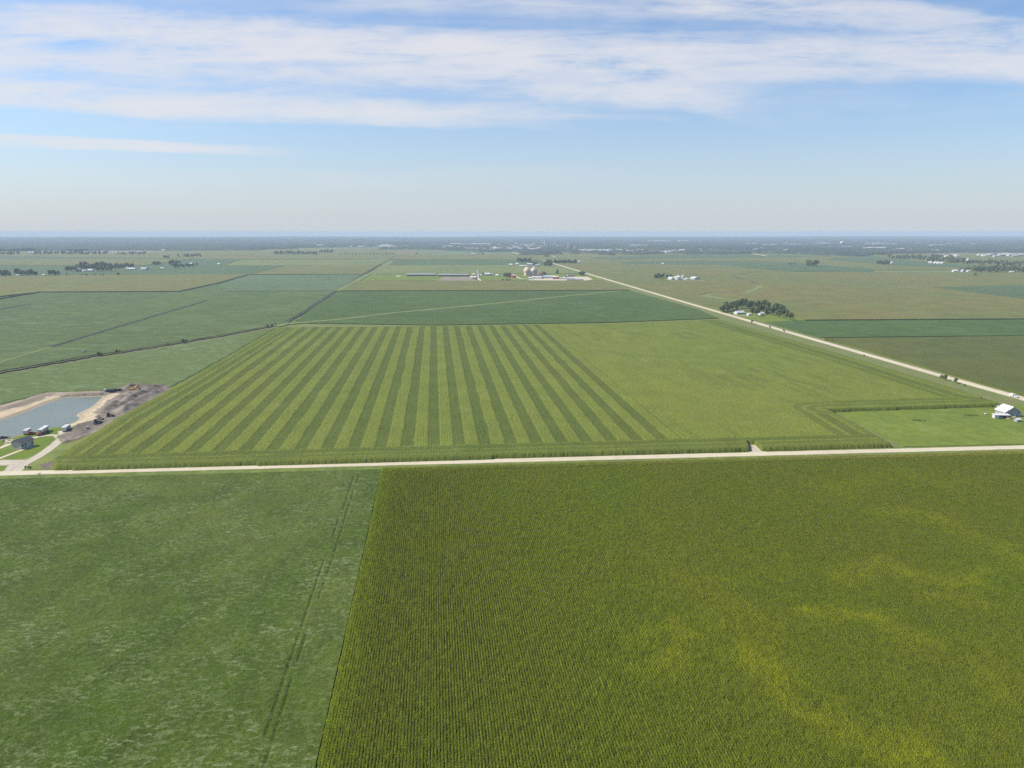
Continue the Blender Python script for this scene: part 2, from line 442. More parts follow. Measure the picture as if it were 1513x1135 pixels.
jx = (vnoise(X, Y, 6, 3)-.5)*5; jy = (vnoise(X, Y, 6, 4)-.5)*8
G0 = np.array([.125, .155, .04]); 
C = np.broadcast_to(G0, X.shape+(3,)).copy()
C *= (0.8+.5*vnoise(X, Y, 9, 9))[..., None]
yl = vnoise(X, Y, 25, 12)[..., None]; C = C*(1-yl*.5)+np.array([.21, .22, .045])*yl*.5
def paint(poly, c, amp=.25, s=5, seed=1, jit=1.0):
    global C
    m = inside(poly, X+jx*jit, Y+jy*jit)
    n = (1-amp+2*amp*vnoise(X, Y*.5, s, seed))*(1-.1+.2*rng.random(X.shape))
    C = np.where(m[..., None], np.array(c)*n[..., None], C)
    return m
paint(BROWN, (.25, .20, .15), .25, 8, 5)
dm = paint(DIRT, (.175, .145, .118), .4, 5, 6)
paint(SANDL, (.44, .35, .23), .1, 6, 7, .6)
paint(SANDR, (.44, .36, .24), .12, 6, 8, .6)
paint(BAREC, (.13, .10, .085), .2, 3, 15)
C = np.where(((~ins) & (dd < 3.5))[..., None], C*np.array([.72, .70, .68]), C)
C = np.where((ins | (dd < 1.2))[..., None], np.array([.33, .28, .2]), C)
# spoil heaps and ridges
def ridge(pts, h, wid, s):
    global Z
    q = reg(pts); d = segdist(q, X+jx*.6, Y+jy*.6, closed=False)
    Z = np.where(~ins & (dd > 3), np.maximum(Z, h*np.exp(-(d/wid)**2)*(.6+.8*vnoise(X, Y, s, 21))), Z)
ridge([(182, 600), (196, 592), (210, 585), (224, 578)], 3.6, 5, 7)
ridge([(178, 612), (200, 596), (225, 582)], 2.4, 4, 8)
ridge([(168, 598), (180, 590), (195, 583)], 2.2, 5, 7)
ridge([(196, 575), (205, 573.5), (211, 573.5)], 3.4, 6, 9)
ridge([(222, 574), (236, 573)], 2.2, 5, 8)
ridge([(150, 612), (160, 606), (172, 600)], 1.8, 5, 8)
ridge([(95, 583.5), (125, 582.5), (150, 581.5)], 1.6, 6, 14)
ridge([(0, 606), (40, 594), (72, 583)], 1.2, 6, 14)
DT = dm & (dd > 4)
Z = np.where(DT, Z+vnoise(X, Y, 3, 31)*.9+rng.random(X.shape)*.25, Z)
edge = np.minimum(np.minimum(X-X0, xs[-1]-X), np.minimum(Y-Y0, ys[-1]-Y))
Z = np.where(edge < 1.5, 0, Z)
gm, nt, bs = base_mat('ground_soil')
p = pos(nt)
at = nn(nt, 'ShaderNodeAttribute', attribute_name='soil')
sp3 = nn(nt, 'ShaderNodeSeparateXYZ'); nt.links.new(p, sp3.inputs[0])
g1 = mixc(nt, ramp(nt, noise(nt, p, 1/30., 5, .6), .3, .7), (.12, .15, .04), (.15, .155, .055))
g1 = mixc(nt, mth(nt, 'MULTIPLY', ramp(nt, noise(nt, p, 1/7., 4, .6), .5, .7), .5), g1, (.21, .2, .08))
# far away the sheet is a patchwork of crop blocks
br = nn(nt, 'ShaderNodeTexVoronoi', feature='F1', distance='CHEBYCHEV'); br.inputs['Scale'].default_value = 1/900.; br.inputs['Randomness'].default_value = .55
nt.links.new(p, br.inputs['Vector'])
sc_ = nn(nt, 'ShaderNodeSeparateColor'); nt.links.new(br.outputs['Color'], sc_.inputs[0])
pk = mixc(nt, ramp(nt, sc_.outputs[0], .35, .5), (.055, .11, .055), (.15, .135, .055))
pk = mixc(nt, ramp(nt, sc_.outputs[1], .6, .75), pk, (.11, .15, .06))
g1 = mixc(nt, ramp(nt, sp3.outputs[1], 3300, 3400), g1, pk)
inp = mth(nt, 'MULTIPLY', mth(nt, 'MULTIPLY', mth(nt, 'GREATER_THAN', sp3.outputs[0], X0+2.), mth(nt, 'LESS_THAN', sp3.outputs[0], float(xs[-1])-2)),
          mth(nt, 'MULTIPLY', mth(nt, 'GREATER_THAN', sp3.outputs[1], Y0+2.), mth(nt, 'LESS_THAN', sp3.outputs[1], float(ys[-1])-2)))
g2 = mixc(nt, inp, g1, at.outputs['Color'])
Fn = noise(nt, p, 1.3, 4, .7)
g2 = mixc(nt, 1.0, g2, mixc(nt, ramp(nt, Fn, .25, .75), (.85,)*3, (1.15,)*3), 'MULTIPLY')
nt.links.new(g2, bs.inputs['Base Color'])
bp = nn(nt, 'ShaderNodeBump'); bp.inputs['Strength'].default_value = .4; bp.inputs['Distance'].default_value = .4
nt.links.new(Fn, bp.inputs['Height']); nt.links.new(bp.outputs[0], bs.inputs['Normal'])
ground = grid_mesh('ground', xs, ys, Z, np.ones(X.shape, bool), gm, colors=C)
bm = bmesh.new(); bm.from_mesh(ground.data)
gx = [-21500, -9000, -3000, X0, float(xs[-1]), 3000, 9000, 21500]; gy = [-2500, 0, Y0, float(ys[-1]), 3000, 8000, 14000, 20300]
vv = {}
for i, a in enumerate(gx):
    for j, b in enumerate(gy): vv[i, j] = bm.verts.new((a, b, 0))
for i in range(len(gx)-1):
    for j in range(len(gy)-1):
        if gx[i] == X0 and gy[j] == Y0: continue
        bm.faces.new((vv[i, j], vv[i+1, j], vv[i+1, j+1], vv[i, j+1]))
bm.normal_update(); bm.to_mesh(ground.data); bm.free()
tag(ground, kind='structure')

# water
wm, nt, bs = base_mat('water')
bs.inputs['Roughness'].default_value = .3; bs.inputs['Specular IOR Level'].default_value = .28
p = pos(nt)
nt.links.new(mixc(nt, ramp(nt, noise(nt, p, 1/35., 3, .5, .4, (1, .4, 1)), .35, .65), (.13, .155, .12), (.16, .175, .14)), bs.inputs['Base Color'])
bp = nn(nt, 'ShaderNodeBump'); bp.inputs['Strength'].default_value = .35; bp.inputs['Distance'].default_value = .25
nt.links.new(noise(nt, p, 1.2, 4, .6, .3, (1, 2, 1)), bp.inputs['Height']); nt.links.new(bp.outputs[0], bs.inputs['Normal'])
cx_ = sum(a for a, b in pw)/len(pw); cy_ = sum(b for a, b in pw)/len(pw)
pond = mesh_obj('pond_water', [(x+(x-cx_)*.03, y+(y-cy_)*.05, -.8) for x, y in pw], [tuple(range(len(pw)))], wm)
if pond.data.polygons[0].normal.z < 0: pond.data.flip_normals()
tag(pond, kind='structure')

# ---------------------------------------------------------------- roads
def along(a, b, k): return [a.lerp(b, i/k) for i in range(k+1)]
ra, rb = P(-40, 701), P(1560, 659.8)
rdir = (rb-ra).normalized()
road1 = ribbon('gravel_road', [ra-rdir*500, ra, rb, rb+rdir*600], 7.6, M['gravel'], .10, crown=.12, jag=.25, step=6)
road2_px = [(1560, 604), (1513, 589.5), (1385, 553.5), (1250, 515), (1190, 498), (1065, 462), (960, 431.5), (868, 404.5), (820, 390), (795, 382.5), (770, 376), (755, 372)]
road2 = ribbon('gravel_road', road2_px, [9.5, 9.5], M['gravel'], .15, crown=.12, jag=.2, step=12)
ribbon('highway', [(175, 396), (218, 391.2), (258, 385.8), (285, 381), (318, 375.8), (350, 373.2), (388, 368.5)], 16, M['gravel'], .3)
ribbon('gravel_road', [(1560, 604), (1640, 628)], 9.5, M['gravel'], .145)
ribbon('field_entrance', [(1124, 672), (1116, 664.5), (1107, 656)], [12, 6], M['gravel_drive'], .085, crown=.05)
z3 = lambda pts: [(a/11.35, 610+b/11.35) for a, b in pts]
ribbon('gravel_drive', z3([(255, 1025), (300, 950), (400, 860), (600, 755), (780, 640), (920, 530), (1020, 440), (1062, 360), (1050, 300)]), 5.4, M['gravel_drive'], .07, jag=.1, step=3)
ribbon('gravel_drive', z3([(1010, 425), (940, 378), (860, 374), (770, 382), (660, 395), (560, 420), (470, 440), (400, 425)]), 4.2, M['gravel_drive'], .078, jag=.1, step=3)
ribbon('gravel_drive', z3([(-1000, 850), (0, 835), (250, 835), (430, 830)]), 11, M['gravel_drive'], .062, jag=.15, step=3)
ribbon('gravel_drive', z3([(100, 1010), (200, 940), (240, 870)]), 6, M['gravel_drive'], .066, jag=.15, step=3)
ribbon('footpath', z3([(-600, 990), (0, 760), (300, 645), (440, 600), (610, 560)]), 2.2, M['gravel'], .088)
ribbon('footpath', z3([(-500, 720), (0, 590), (120, 540), (260, 490)]), 3.2, M['gravel'], .084)
slab('camp_pad', z3([(92, 448), (215, 442), (225, 505), (80, 530)]), M['gravel'], .093)
ribbon('dirt_track', z3([(1070, 420), (1200, 340), (1476, 165), (1640, 70)]), 1.3, M['gravel_drive'], .07)
ribbon('dirt_track', z3([(1030, 400), (1170, 320), (1440, 150), (1600, 60)]), 1.3, M['gravel_drive'], .07)
slab('lawn', z3([(60, 772), (300, 668), (440, 615), (620, 570), (560, 440), (700, 402), (860, 396), (935, 400), (975, 432), (870, 505), (700, 622), (560, 712), (400, 765), (240, 785)]), M['lawn'], .05)
slab('lawn', z3([(-500, 700), (0, 612), (120, 560), (230, 510), (330, 560), (290, 625), (0, 745), (-500, 940)]), M['lawn'], .045)
slab('lawn', z3([(-500, 610), (-300, 530), (0, 482), (200, 425), (400, 380), (640, 318), (860, 262), (1040, 245), (1030, 285), (960, 350), (850, 362), (640, 378), (540, 400), (390, 415), (210, 435), (90, 445), (70, 500), (0, 565)]), M['lawn'], .04)
slab('lawn', z3([(-500, 905), (0, 895), (150, 890), (190, 920), (120, 970), (-10, 990), (-500, 1010)]), M['lawn'], .055)
# yellow verge between road and near fields
road_y = lambda x: ra.y+(rb.y-ra.y)*(x-ra.x)/(rb.x-ra.x)

# ---------------------------------------------------------------- fields
def field(name, pts, mat, h, label): return slab(name, pts, M[mat], h, label=label, kind='stuff')
fields = [
 # left, far to near
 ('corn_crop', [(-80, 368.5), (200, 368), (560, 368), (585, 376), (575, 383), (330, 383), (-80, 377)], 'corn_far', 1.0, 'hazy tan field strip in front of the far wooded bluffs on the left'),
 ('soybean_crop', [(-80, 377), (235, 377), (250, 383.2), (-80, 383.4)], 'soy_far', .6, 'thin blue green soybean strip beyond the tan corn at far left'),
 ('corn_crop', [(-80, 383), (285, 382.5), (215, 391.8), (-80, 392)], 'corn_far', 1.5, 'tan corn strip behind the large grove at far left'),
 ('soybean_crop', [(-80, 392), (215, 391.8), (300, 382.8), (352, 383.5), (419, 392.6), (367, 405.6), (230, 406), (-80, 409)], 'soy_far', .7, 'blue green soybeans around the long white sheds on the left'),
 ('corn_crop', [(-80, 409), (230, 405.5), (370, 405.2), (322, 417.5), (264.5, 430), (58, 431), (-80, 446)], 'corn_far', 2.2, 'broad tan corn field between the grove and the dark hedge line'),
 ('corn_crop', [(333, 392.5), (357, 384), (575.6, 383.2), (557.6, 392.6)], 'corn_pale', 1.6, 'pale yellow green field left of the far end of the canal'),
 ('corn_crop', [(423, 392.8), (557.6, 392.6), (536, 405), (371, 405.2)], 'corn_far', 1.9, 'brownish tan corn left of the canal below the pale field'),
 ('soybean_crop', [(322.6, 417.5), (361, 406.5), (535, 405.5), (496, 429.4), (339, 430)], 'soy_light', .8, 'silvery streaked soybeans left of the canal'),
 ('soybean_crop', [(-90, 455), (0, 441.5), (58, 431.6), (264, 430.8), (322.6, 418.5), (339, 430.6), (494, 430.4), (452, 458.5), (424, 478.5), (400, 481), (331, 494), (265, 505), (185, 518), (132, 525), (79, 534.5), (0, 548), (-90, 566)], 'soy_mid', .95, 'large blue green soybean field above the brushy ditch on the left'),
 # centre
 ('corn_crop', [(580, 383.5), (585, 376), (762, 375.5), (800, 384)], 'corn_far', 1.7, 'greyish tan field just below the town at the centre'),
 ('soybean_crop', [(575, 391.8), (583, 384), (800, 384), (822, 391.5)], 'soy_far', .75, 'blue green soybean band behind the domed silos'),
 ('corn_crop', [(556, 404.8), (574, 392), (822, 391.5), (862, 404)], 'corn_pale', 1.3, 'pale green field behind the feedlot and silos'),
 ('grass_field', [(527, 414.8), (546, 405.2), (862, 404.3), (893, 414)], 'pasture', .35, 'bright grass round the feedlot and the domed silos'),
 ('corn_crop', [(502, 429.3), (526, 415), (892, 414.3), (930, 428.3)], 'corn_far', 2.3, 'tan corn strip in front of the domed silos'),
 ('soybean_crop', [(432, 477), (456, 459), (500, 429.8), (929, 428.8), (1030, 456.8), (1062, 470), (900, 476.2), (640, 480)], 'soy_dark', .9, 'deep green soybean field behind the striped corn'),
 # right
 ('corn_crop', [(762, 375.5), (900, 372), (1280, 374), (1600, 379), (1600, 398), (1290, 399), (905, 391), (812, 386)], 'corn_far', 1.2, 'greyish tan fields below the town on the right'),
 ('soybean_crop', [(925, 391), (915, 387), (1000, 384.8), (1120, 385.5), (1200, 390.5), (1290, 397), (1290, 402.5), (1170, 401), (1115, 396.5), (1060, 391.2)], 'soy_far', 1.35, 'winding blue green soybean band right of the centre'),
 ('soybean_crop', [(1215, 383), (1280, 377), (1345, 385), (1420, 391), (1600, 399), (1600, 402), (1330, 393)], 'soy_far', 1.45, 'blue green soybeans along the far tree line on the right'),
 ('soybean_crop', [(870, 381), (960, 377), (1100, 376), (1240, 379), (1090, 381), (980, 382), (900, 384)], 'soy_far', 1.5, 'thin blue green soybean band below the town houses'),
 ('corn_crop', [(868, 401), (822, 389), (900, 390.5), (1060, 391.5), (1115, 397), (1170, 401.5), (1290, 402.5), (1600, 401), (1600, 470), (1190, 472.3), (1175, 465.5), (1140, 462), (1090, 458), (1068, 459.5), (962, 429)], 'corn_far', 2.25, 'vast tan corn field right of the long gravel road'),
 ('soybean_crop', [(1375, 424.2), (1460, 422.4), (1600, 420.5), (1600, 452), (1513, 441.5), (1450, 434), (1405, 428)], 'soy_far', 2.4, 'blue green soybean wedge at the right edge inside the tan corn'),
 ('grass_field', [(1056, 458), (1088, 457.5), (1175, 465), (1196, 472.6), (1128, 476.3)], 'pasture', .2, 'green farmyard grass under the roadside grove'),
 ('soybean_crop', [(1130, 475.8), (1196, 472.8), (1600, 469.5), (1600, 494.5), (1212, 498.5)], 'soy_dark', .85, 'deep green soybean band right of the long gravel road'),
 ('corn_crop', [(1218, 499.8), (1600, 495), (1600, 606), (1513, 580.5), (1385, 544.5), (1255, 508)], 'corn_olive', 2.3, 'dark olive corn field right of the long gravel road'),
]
for nme, pts, mt, h, lab in fields: field(nme, pts, mt, h, lab)

# grass waterways, ditches, banks
ribbon('grass_strip', [(405, 482), (421, 478.5), (509, 471), (575, 463), (654, 455.5), (750, 446.5), (860, 435), (918, 429.8)], 11, M['waterway'], 1.05, base=0, jag=2, step=25)
ribbon('ditch_bank', [(424, 474.5), (452.5, 458.3), (470, 447), (496, 430), (540, 404), (575.6, 382.6)], 7, M['ditch'], 1.15, base=0, jag=1, step=25)
ribbon('grass_strip', [(500, 429.5), (545, 404.5)], 14, M['waterway'], 1.25, base=0)
ribbon('ditch_bank', [(75.4, 512.2), (200, 475), (305.5, 444)], 6.0, M['ditch'], 1.2, base=0, jag=.3, step=20)
ribbon('field_track', [(-80, 560), (0, 535), (75.4, 512.6)], 3.5, M['waterway'], 1.05, base=0)
ribbon('ditch_bank', [(-80, 470), (0, 457), (48, 448.5)], 8, M['ditch'], 1.16, base=0, jag=.5, step=20)
ribbon('ditch_bank', [(-80, 454.5), (0, 440.5), (58, 431), (264.5, 430), (322, 417.8), (367, 405.2)], 6.5, M['ditch'], 2.4, base=0, jag=.6, step=30)
ribbon('ditch_bank', [(-80, 569), (0, 550), (79, 536.3), (132, 526.6), (185, 519.3), (265, 506.3), (331, 495.3), (400, 482), (422, 477)], 4.2, M['brush'], 1.1, base=0, jag=1.2, step=5)
ribbon('dirt_track', [(-80, 572.5), (0, 552.2), (79, 538.6), (132, 529), (185, 521.5), (265, 508.5), (331, 497.4), (398, 484.5)], 3.2, M['bare'], .12, jag=.5, step=8)
ribbon('grass_strip', [(1045, 437), (1065, 441), (1086, 443), (1108, 452)], 16, M['waterway'], 2.45, base=0, jag=3, step=25)
ribbon('grass_strip', [(1034, 436), (1049, 432.5), (1090.5, 429.6)], 8, M['brush'], 2.44, base=0, jag=1, step=25)
ribbon('grass_strip', [(1034, 438), (1049, 434.5), (1085, 431)], 12, M['waterway'], 2.42, base=0, jag=3, step=25)
ribbon('grass_strip', [(1102, 434), (1112, 429), (1121.5, 424.5), (1123, 421)], 13, M['waterway'], 2.46, base=0, jag=3, step=25)
ribbon('grass_strip', [(1122.5, 420.7), (1110, 415.5), (1094.6, 412.5), (1082, 407), (1107, 403), (1146, 399.8)], 8, M['brush'], 2.43, base=0, jag=2, step=30)
ribbon('dirt_track', [(500, 483.5), (660, 481.8), (900, 478.2), (1056, 473)], 4, M['waterway'], 1.3, base=0, jag=.6, step=15)

# --- main corn field with planted strips
HM = 2.4
main_px = [(81, 689), (79, 678), (172, 617.5), (260, 570), (411, 483.5), (640, 481.5), (900, 478), (1062, 472), (1170, 502), (1250, 525.5), (1385, 565.5), (1440, 583), (1478, 596.5), (1225, 604.5), (1318, 655.5), (1100, 661.7), (900, 667.2), (750, 671.5), (500, 678.7), (250, 685.2)]
mp = [(p.x, p.y) for p in PP(main_px, HM)]
dx, dy = .62, 1.25
xs2 = np.arange(min(a for a, b in mp)-2, max(a for a, b in mp)+2, dx); ys2 = np.arange(min(b for a, b in mp)-2, max(b for a, b in mp)+2, dy)
X2, Y2 = np.meshgrid(xs2, ys2, indexing='ij')
front = reg([(250, 685.2), (1318, 655.5)], HM)
fs_ = (front[1][1]-front[0][1])/(front[1][0]-front[0][0])
Y2 = Y2+fs_*(X2-X2[0, 0])
Y2 += (front[0][1]+fs_*(X2[0, 0]-front[0][0])-Y2[0, 0]) % dy-.3
ex = (rng.random(X2.shape)-.5)*.3; ey = (rng.random(len(xs2))-.5)[:, None]*1.6+ex
keep = inside(mp, X2+ex, Y2) & ~inside(reg([(1105, 657), (1116, 657), (1131, 673), (1110, 673)]), X2+ex, Y2)
front = reg([(250, 685.2), (1318, 655.5)], HM)
fs_ = (front[1][1]-front[0][1])/(front[1][0]-front[0][0])
df = Y2-(front[0][1]+fs_*(X2-front[0][0]))
xc = P(641, 600, HM).x
PER = 14.4
tone = np.zeros(X2.shape)
xl = P(1003, 650, HM).x; xll = P(411, 484, HM).x
ph = (X2-xc)/PER
wob_ = (vnoise(X2, Y2, 30, 51)-.5)*.02
st = np.abs(((ph+wob_+.5) % 1)-.5) < .24
body = (df > 23)
tone = np.where(st & (X2 < xl+3) & body, 1.0, 0.0)
def bandset(d, bands_):
    global tone
    for a, b, v in bands_: tone = np.where((d >= a) & (d < b), v, tone)
bandset(df+(vnoise(X2, Y2, 20, 61)-.5)*.8, [(-3, 5, .6), (5, 6.6, .1), (6.6, 12, .75), (12, 13.6, .05), (13.6, 21.3, .9), (21.3, 23.2, 0.)])
# right edge along the long road, notch, and left edge strips
rt = reg([(1062, 472), (1250, 525.5), (1440, 583)], HM); drt = segdist(rt, X2, Y2, False)
nt_ = reg([(1478, 596.5), (1225, 604.5)], HM); dnt = segdist(nt_, X2, Y2, False)
nt2 = reg([(1225, 604.5), (1322, 658.5)], HM); dn2 = segdist(nt2, X2, Y2, False)
lf = reg([(79, 678), (172, 617.5), (260, 570), (411, 483.5)], HM); dlf = segdist(lf, X2, Y2, False)
def over(d, bands_, m):
    global tone
    for a, b, v in bands_: tone = np.where(m & (d >= a) & (d < b), v, tone)
over(drt, [(0, 7, .35), (7, 9.5, .1), (9.5, 19, .9), (19, 21.5, .25), (21.5, 29, .75), (29, 31, 0)], df > 22)
over(dnt, [(0, 3, .8), (3, 8.5, .15), (8.5, 14, .75), (14, 17, .1), (17, 24, .8), (24, 26, 0)], (drt > 22))
over(dn2, [(0, 4, .5), (4, 6, .1), (6, 13, .95), (13, 16, .1), (16, 22, .7), (22, 24, 0)], (df > 22) & (dnt > 17))
over(dlf, [(0, 5, .2), (5, 9, .7), (9, 12, .1), (12, 18, .9), (18, 21, .0)], df > 22)
hs = HM+(rng.random(X2.shape)-.5)*.42+(vnoise(X2, Y2, 12, 71)-.5)*.3-tone*.30
hs += .13*np.sin(X2*2*math.pi/1.52)
rightpart = (X2 > xl+8) & body
streaks = ramp_ = np.clip((vnoise(X2+Y2*.05, Y2*.12, 5, 81)-.55)*2.2, 0, .45)*np.clip(vnoise(X2, Y2, 90, 82)*1.6-.3, 0, 1)
tone = np.where(rightpart & (tone == 0), streaks, tone)
tone = np.clip(tone+(vnoise(X2, Y2, 4, 90)-.5)*.12*(tone > .1), 0, 1)
hs = np.where(df < 1.6, hs-.25*rng.random(X2.shape), hs)
mc_ = grid_mesh('corn_crop', xs2, ys2, hs, keep, M['corn_main'], tone=tone, XY=(X2+(rng.random(X2.shape)-.5)*.25, Y2+(rng.random(X2.shape)-.5)*.5))
tag(mc_, 'large corn field planted in alternating light and dark green strips', None, None, 'stuff')

# pasture beside the barn
slab('grass_field', [(1233, 607), (1470, 599.5), (1620, 594), (1620, 656), (1500, 656), (1335, 660)], M['pasture'], .25, kind='stuff', label='bright green pasture between the striped corn and the white barn')

# left soy beside pond
sl_px = [(-120, 600), (-120, 578), (0, 553), (79, 539.5), (132, 530), (185, 522.5), (265, 509.5), (331, 498.3), (398, 485.3), (408, 484.5), (330, 529), (256, 569.5), (246, 572.5), (203, 570), (155, 575.5), (69, 578), (60, 582), (40, 587.5), (0, 596.5)]
sp_ = [(p.x, p.y) for p in PP(sl_px, .9)]
xs3 = np.arange(min(a for a, b in sp_)-2, max(a for a, b in sp_)+2, 1.1); ys3 = np.arange(min(b for a, b in sp_)-2, max(b for a, b in sp_)+2, 1.8)
X3, Y3 = np.meshgrid(xs3, ys3, indexing='ij')
k3 = inside(sp_, X3+(rng.random(X3.shape)-.5)*.8, Y3+(rng.random(X3.shape)-.5)*.8)
o = grid_mesh('soybean_crop', xs3, ys3, .9+(rng.random(X3.shape)-.5)*.3, k3, M['soy_left'])
tag(o, 'pale streaked soybean field between the pond and the brushy ditch', None, None, 'stuff')

# foreground soybeans (left) ------------------------------------------------
XE = P(565, 700, 1.0).x
XB = P(466, 1128, 1.0).x
XE = (XE+XB)/2
ny0, ny1 = 128.0, road_y(-100)
xs4 = np.arange(-330, XE-.3, .42); ys4 = np.arange(ny0, 470, .42)
X4, Y4 = np.meshgrid(xs4, ys4, indexing='ij')
off = 10.5
topl = road_y(X4)-off
lim = -(Y4*.56+28)      # a margin beyond the left edge of the view
k4 = (Y4 < topl-2) & (X4 > lim) & (X4 < XE+.15)
h4 = .95+(rng.random(X4.shape)-.5)*.26+(vnoise(X4, Y4, 1.3, 101)-.5)*.22
# wheel tracks pressed through the beans
tA = reg([(374, 1134), (394, 1078), (419.5, 1002), (440, 944), (457, 894), (486, 808), (512.5, 736), (523, 704)], .9); tB = reg([(390.5, 1134), (405.5, 1083), (426, 1020), (449.5, 948.6), (467.4, 894), (486, 842), (519.4, 736), (531, 702)], .9)
for tr in (tA, tB):
    dtr = segdist(tr, X4, Y4, False); g = vnoise(X4, Y4, 5, 111)
    h4 = np.where((dtr < .15) & (g > .2), .4, h4)
o = grid_mesh('soybean_crop', xs4, ys4, h4, k4, M['soy_near'])
tag(o, 'nearest soybean field, grey green with two thin dark wheel tracks', None, None, 'stuff')
# verge grass both sides of the near road
def vergestrip(name, d0, d1, z, mat):
    n = Vector((-rdir.y, rdir.x, 0))
    a = ra-rdir*400; b = rb+rdir*500; k = 260
    near = [a.lerp(b, i/k)+n*(d0+random.uniform(-.5, .5)) for i in range(k+1)]
    far = [a.lerp(b, i/k)+n*(d1+random.uniform(-.3, .3)) for i in range(k+1)]
    vs = [Vector((p.x, p.y, z)) for p in near]+[Vector((p.x, p.y, z)) for p in far]
    fs = [(i, i+1, i+k+2, i+k+1) for i in range(k)]
    o = mesh_obj(name, vs, fs, mat); tag(o, kind='structure'); return o
M['verge'] = crop('verge', (.14, .17, .03), (.10, .14, .03), 30, 5, .7, .25, .2, yellow=(.24, .21, .07), yamt=.6, ysize=10)
vergestrip('grass_verge', -15, -3.6, .03, M['verge'])
vergestrip('grass_verge', 3.6, 7.0, .02, M['verge'])

# foreground corn: rows of real plants --------------------------------------
def leafmat(name, c, tr, c2):
    m = bpy.data.materials.new(name); m.use_nodes = True; nt = m.node_tree; nt.nodes.clear()
    o = nn(nt, 'ShaderNodeOutputMaterial'); p = pos(nt)
    L = ramp(nt, noise(nt, p, 1/70., 4, .6, .8, (1, .6, 1), .6), .35, .68)
    cc = mixc(nt, L, c, c2)
    Y = noise(nt, p, 1/42., 5, .6, 1.3, (1, .45, 1), 1.0)
    ya = nn(nt, 'ShaderNodeAttribute', attribute_name='yel', attribute_type='INSTANCER')
    cc = mixc(nt, ya.outputs['Fac'], cc, (.47, .49, .03))
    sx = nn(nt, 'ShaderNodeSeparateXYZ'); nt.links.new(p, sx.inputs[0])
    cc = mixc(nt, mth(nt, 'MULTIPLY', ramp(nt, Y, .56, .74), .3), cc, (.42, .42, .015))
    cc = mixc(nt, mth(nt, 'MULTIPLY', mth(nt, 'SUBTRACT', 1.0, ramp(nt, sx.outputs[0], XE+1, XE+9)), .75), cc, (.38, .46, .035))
    G = noise(nt, p, 1/3.0, 3, .7)
    cc = mixc(nt, 1.0, cc, mixc(nt, ramp(nt, G, .3, .7), (.88,)*3, (1.15,)*3), 'MULTIPLY')
    d = nn(nt, 'ShaderNodeBsdfDiffuse'); t_ = nn(nt, 'ShaderNodeBsdfTranslucent'); mx = nn(nt, 'ShaderNodeMixShader'); mx.inputs[0].default_value = tr
    nt.links.new(cc, d.inputs[0]); nt.links.new(cc, t_.inputs[0])
    nt.links.new(d.outputs[0], mx.inputs[1]); nt.links.new(t_.outputs[0], mx.inputs[2]); nt.links.new(mx.outputs[0], o.inputs[0])
    return m
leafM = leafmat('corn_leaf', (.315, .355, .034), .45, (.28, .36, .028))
tassM = plain('corn_tassel', (.30, .24, .09), .8, .1)
pc = bpy.data.collections.new('corn_rows')
for kx in range(6):
    r = random.Random(100+kx); V = []; Fc = []; mi = []
    y = -.76
    while y < .76:
        hh = 2.35+r.uniform(-.25, .2); x0 = r.uniform(-.05, .05)
        base = math.pi/2+r.gauss(0, .45)
        for l in range(9):
            z0 = .5+l*(hh-.7)/8.+r.uniform(-.05, .05)
            a = base+math.pi*l+r.uniform(-.4, .4)
            ln = r.uniform(.45, .66)*(1 if l < 7 else .7); wd = r.uniform(.075, .11)
            dxy = Vector((math.cos(a), math.sin(a), 0)); sd_ = Vector((-math.sin(a), math.cos(a), 0))
            o0 = Vector((x0, y, z0)); lift = r.uniform(.2, .42)
            prof = [(0, 0, .6), (.4, lift, 1), (.78, lift*.7, .8), (1.0, -.05, .12)]
            b0 = len(V)
            for tt, zz, ww in prof:
                c = o0+dxy*tt*ln+Vector((0, 0, zz)); V += [c-sd_*wd*ww/2, c+sd_*wd*ww/2]
            for q in range(3): Fc.append((b0+2*q, b0+2*q+1, b0+2*q+3, b0+2*q+2)); mi.append(0)
        b0 = len(V)   # stalk
        for zz in (0, hh):
            for aa in (0, 2.1, 4.2): V.append(Vector((x0+.02*math.cos(aa), y+.02*math.sin(aa), zz)))
        for q in range(3): Fc.append((b0+q, b0+(q+1) % 3, b0+3+(q+1) % 3, b0+3+q)); mi.append(0)
        for q in range(3):   # tassel
            a = r.uniform(0, 6.28); b0 = len(V); c = Vector((x0, y, hh-.02)); e = c+Vector((math.cos(a)*.1, math.sin(a)*.1, .26))
            V += [c, c+Vector((.035, 0, 0)), e+Vector((.03, .01, 0)), e]; Fc.append((b0, b0+1, b0+2, b0+3)); mi.append(1)
        y += r.uniform(.17, .22)
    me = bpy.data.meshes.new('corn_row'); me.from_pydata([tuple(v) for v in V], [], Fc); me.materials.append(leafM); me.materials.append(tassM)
    me.polygons.foreach_set('material_index', mi); me.update()
    pc.objects.link(bpy.data.objects.new('corn_row', me))
YC = [([(945, 938), (985, 925), (1012, 940), (1000, 965), (965, 985)], 3.2, .7), ([(1250, 852), (1320, 832), (1400, 858), (1445, 842)], 4, .7),
      ([(1320, 755), (1400, 770), (1445, 800), (1513, 832)], 5, .5), ([(1100, 950), (1150, 1020), (1180, 1045), (1235, 1062), (1260, 1100), (1345, 1112)], 3.2, .85),
      ([(1190, 905), (1290, 905), (1345, 945)], 3, .8), ([(1010, 850), (1080, 905), (1120, 980)], 7, .3), ([(1230, 722), (1330, 700), (1400, 712)], 7, .35),
      ([(1420, 980), (1480, 1010)], 4, .3), ([(1380, 880), (1430, 890)], 3, .5)]
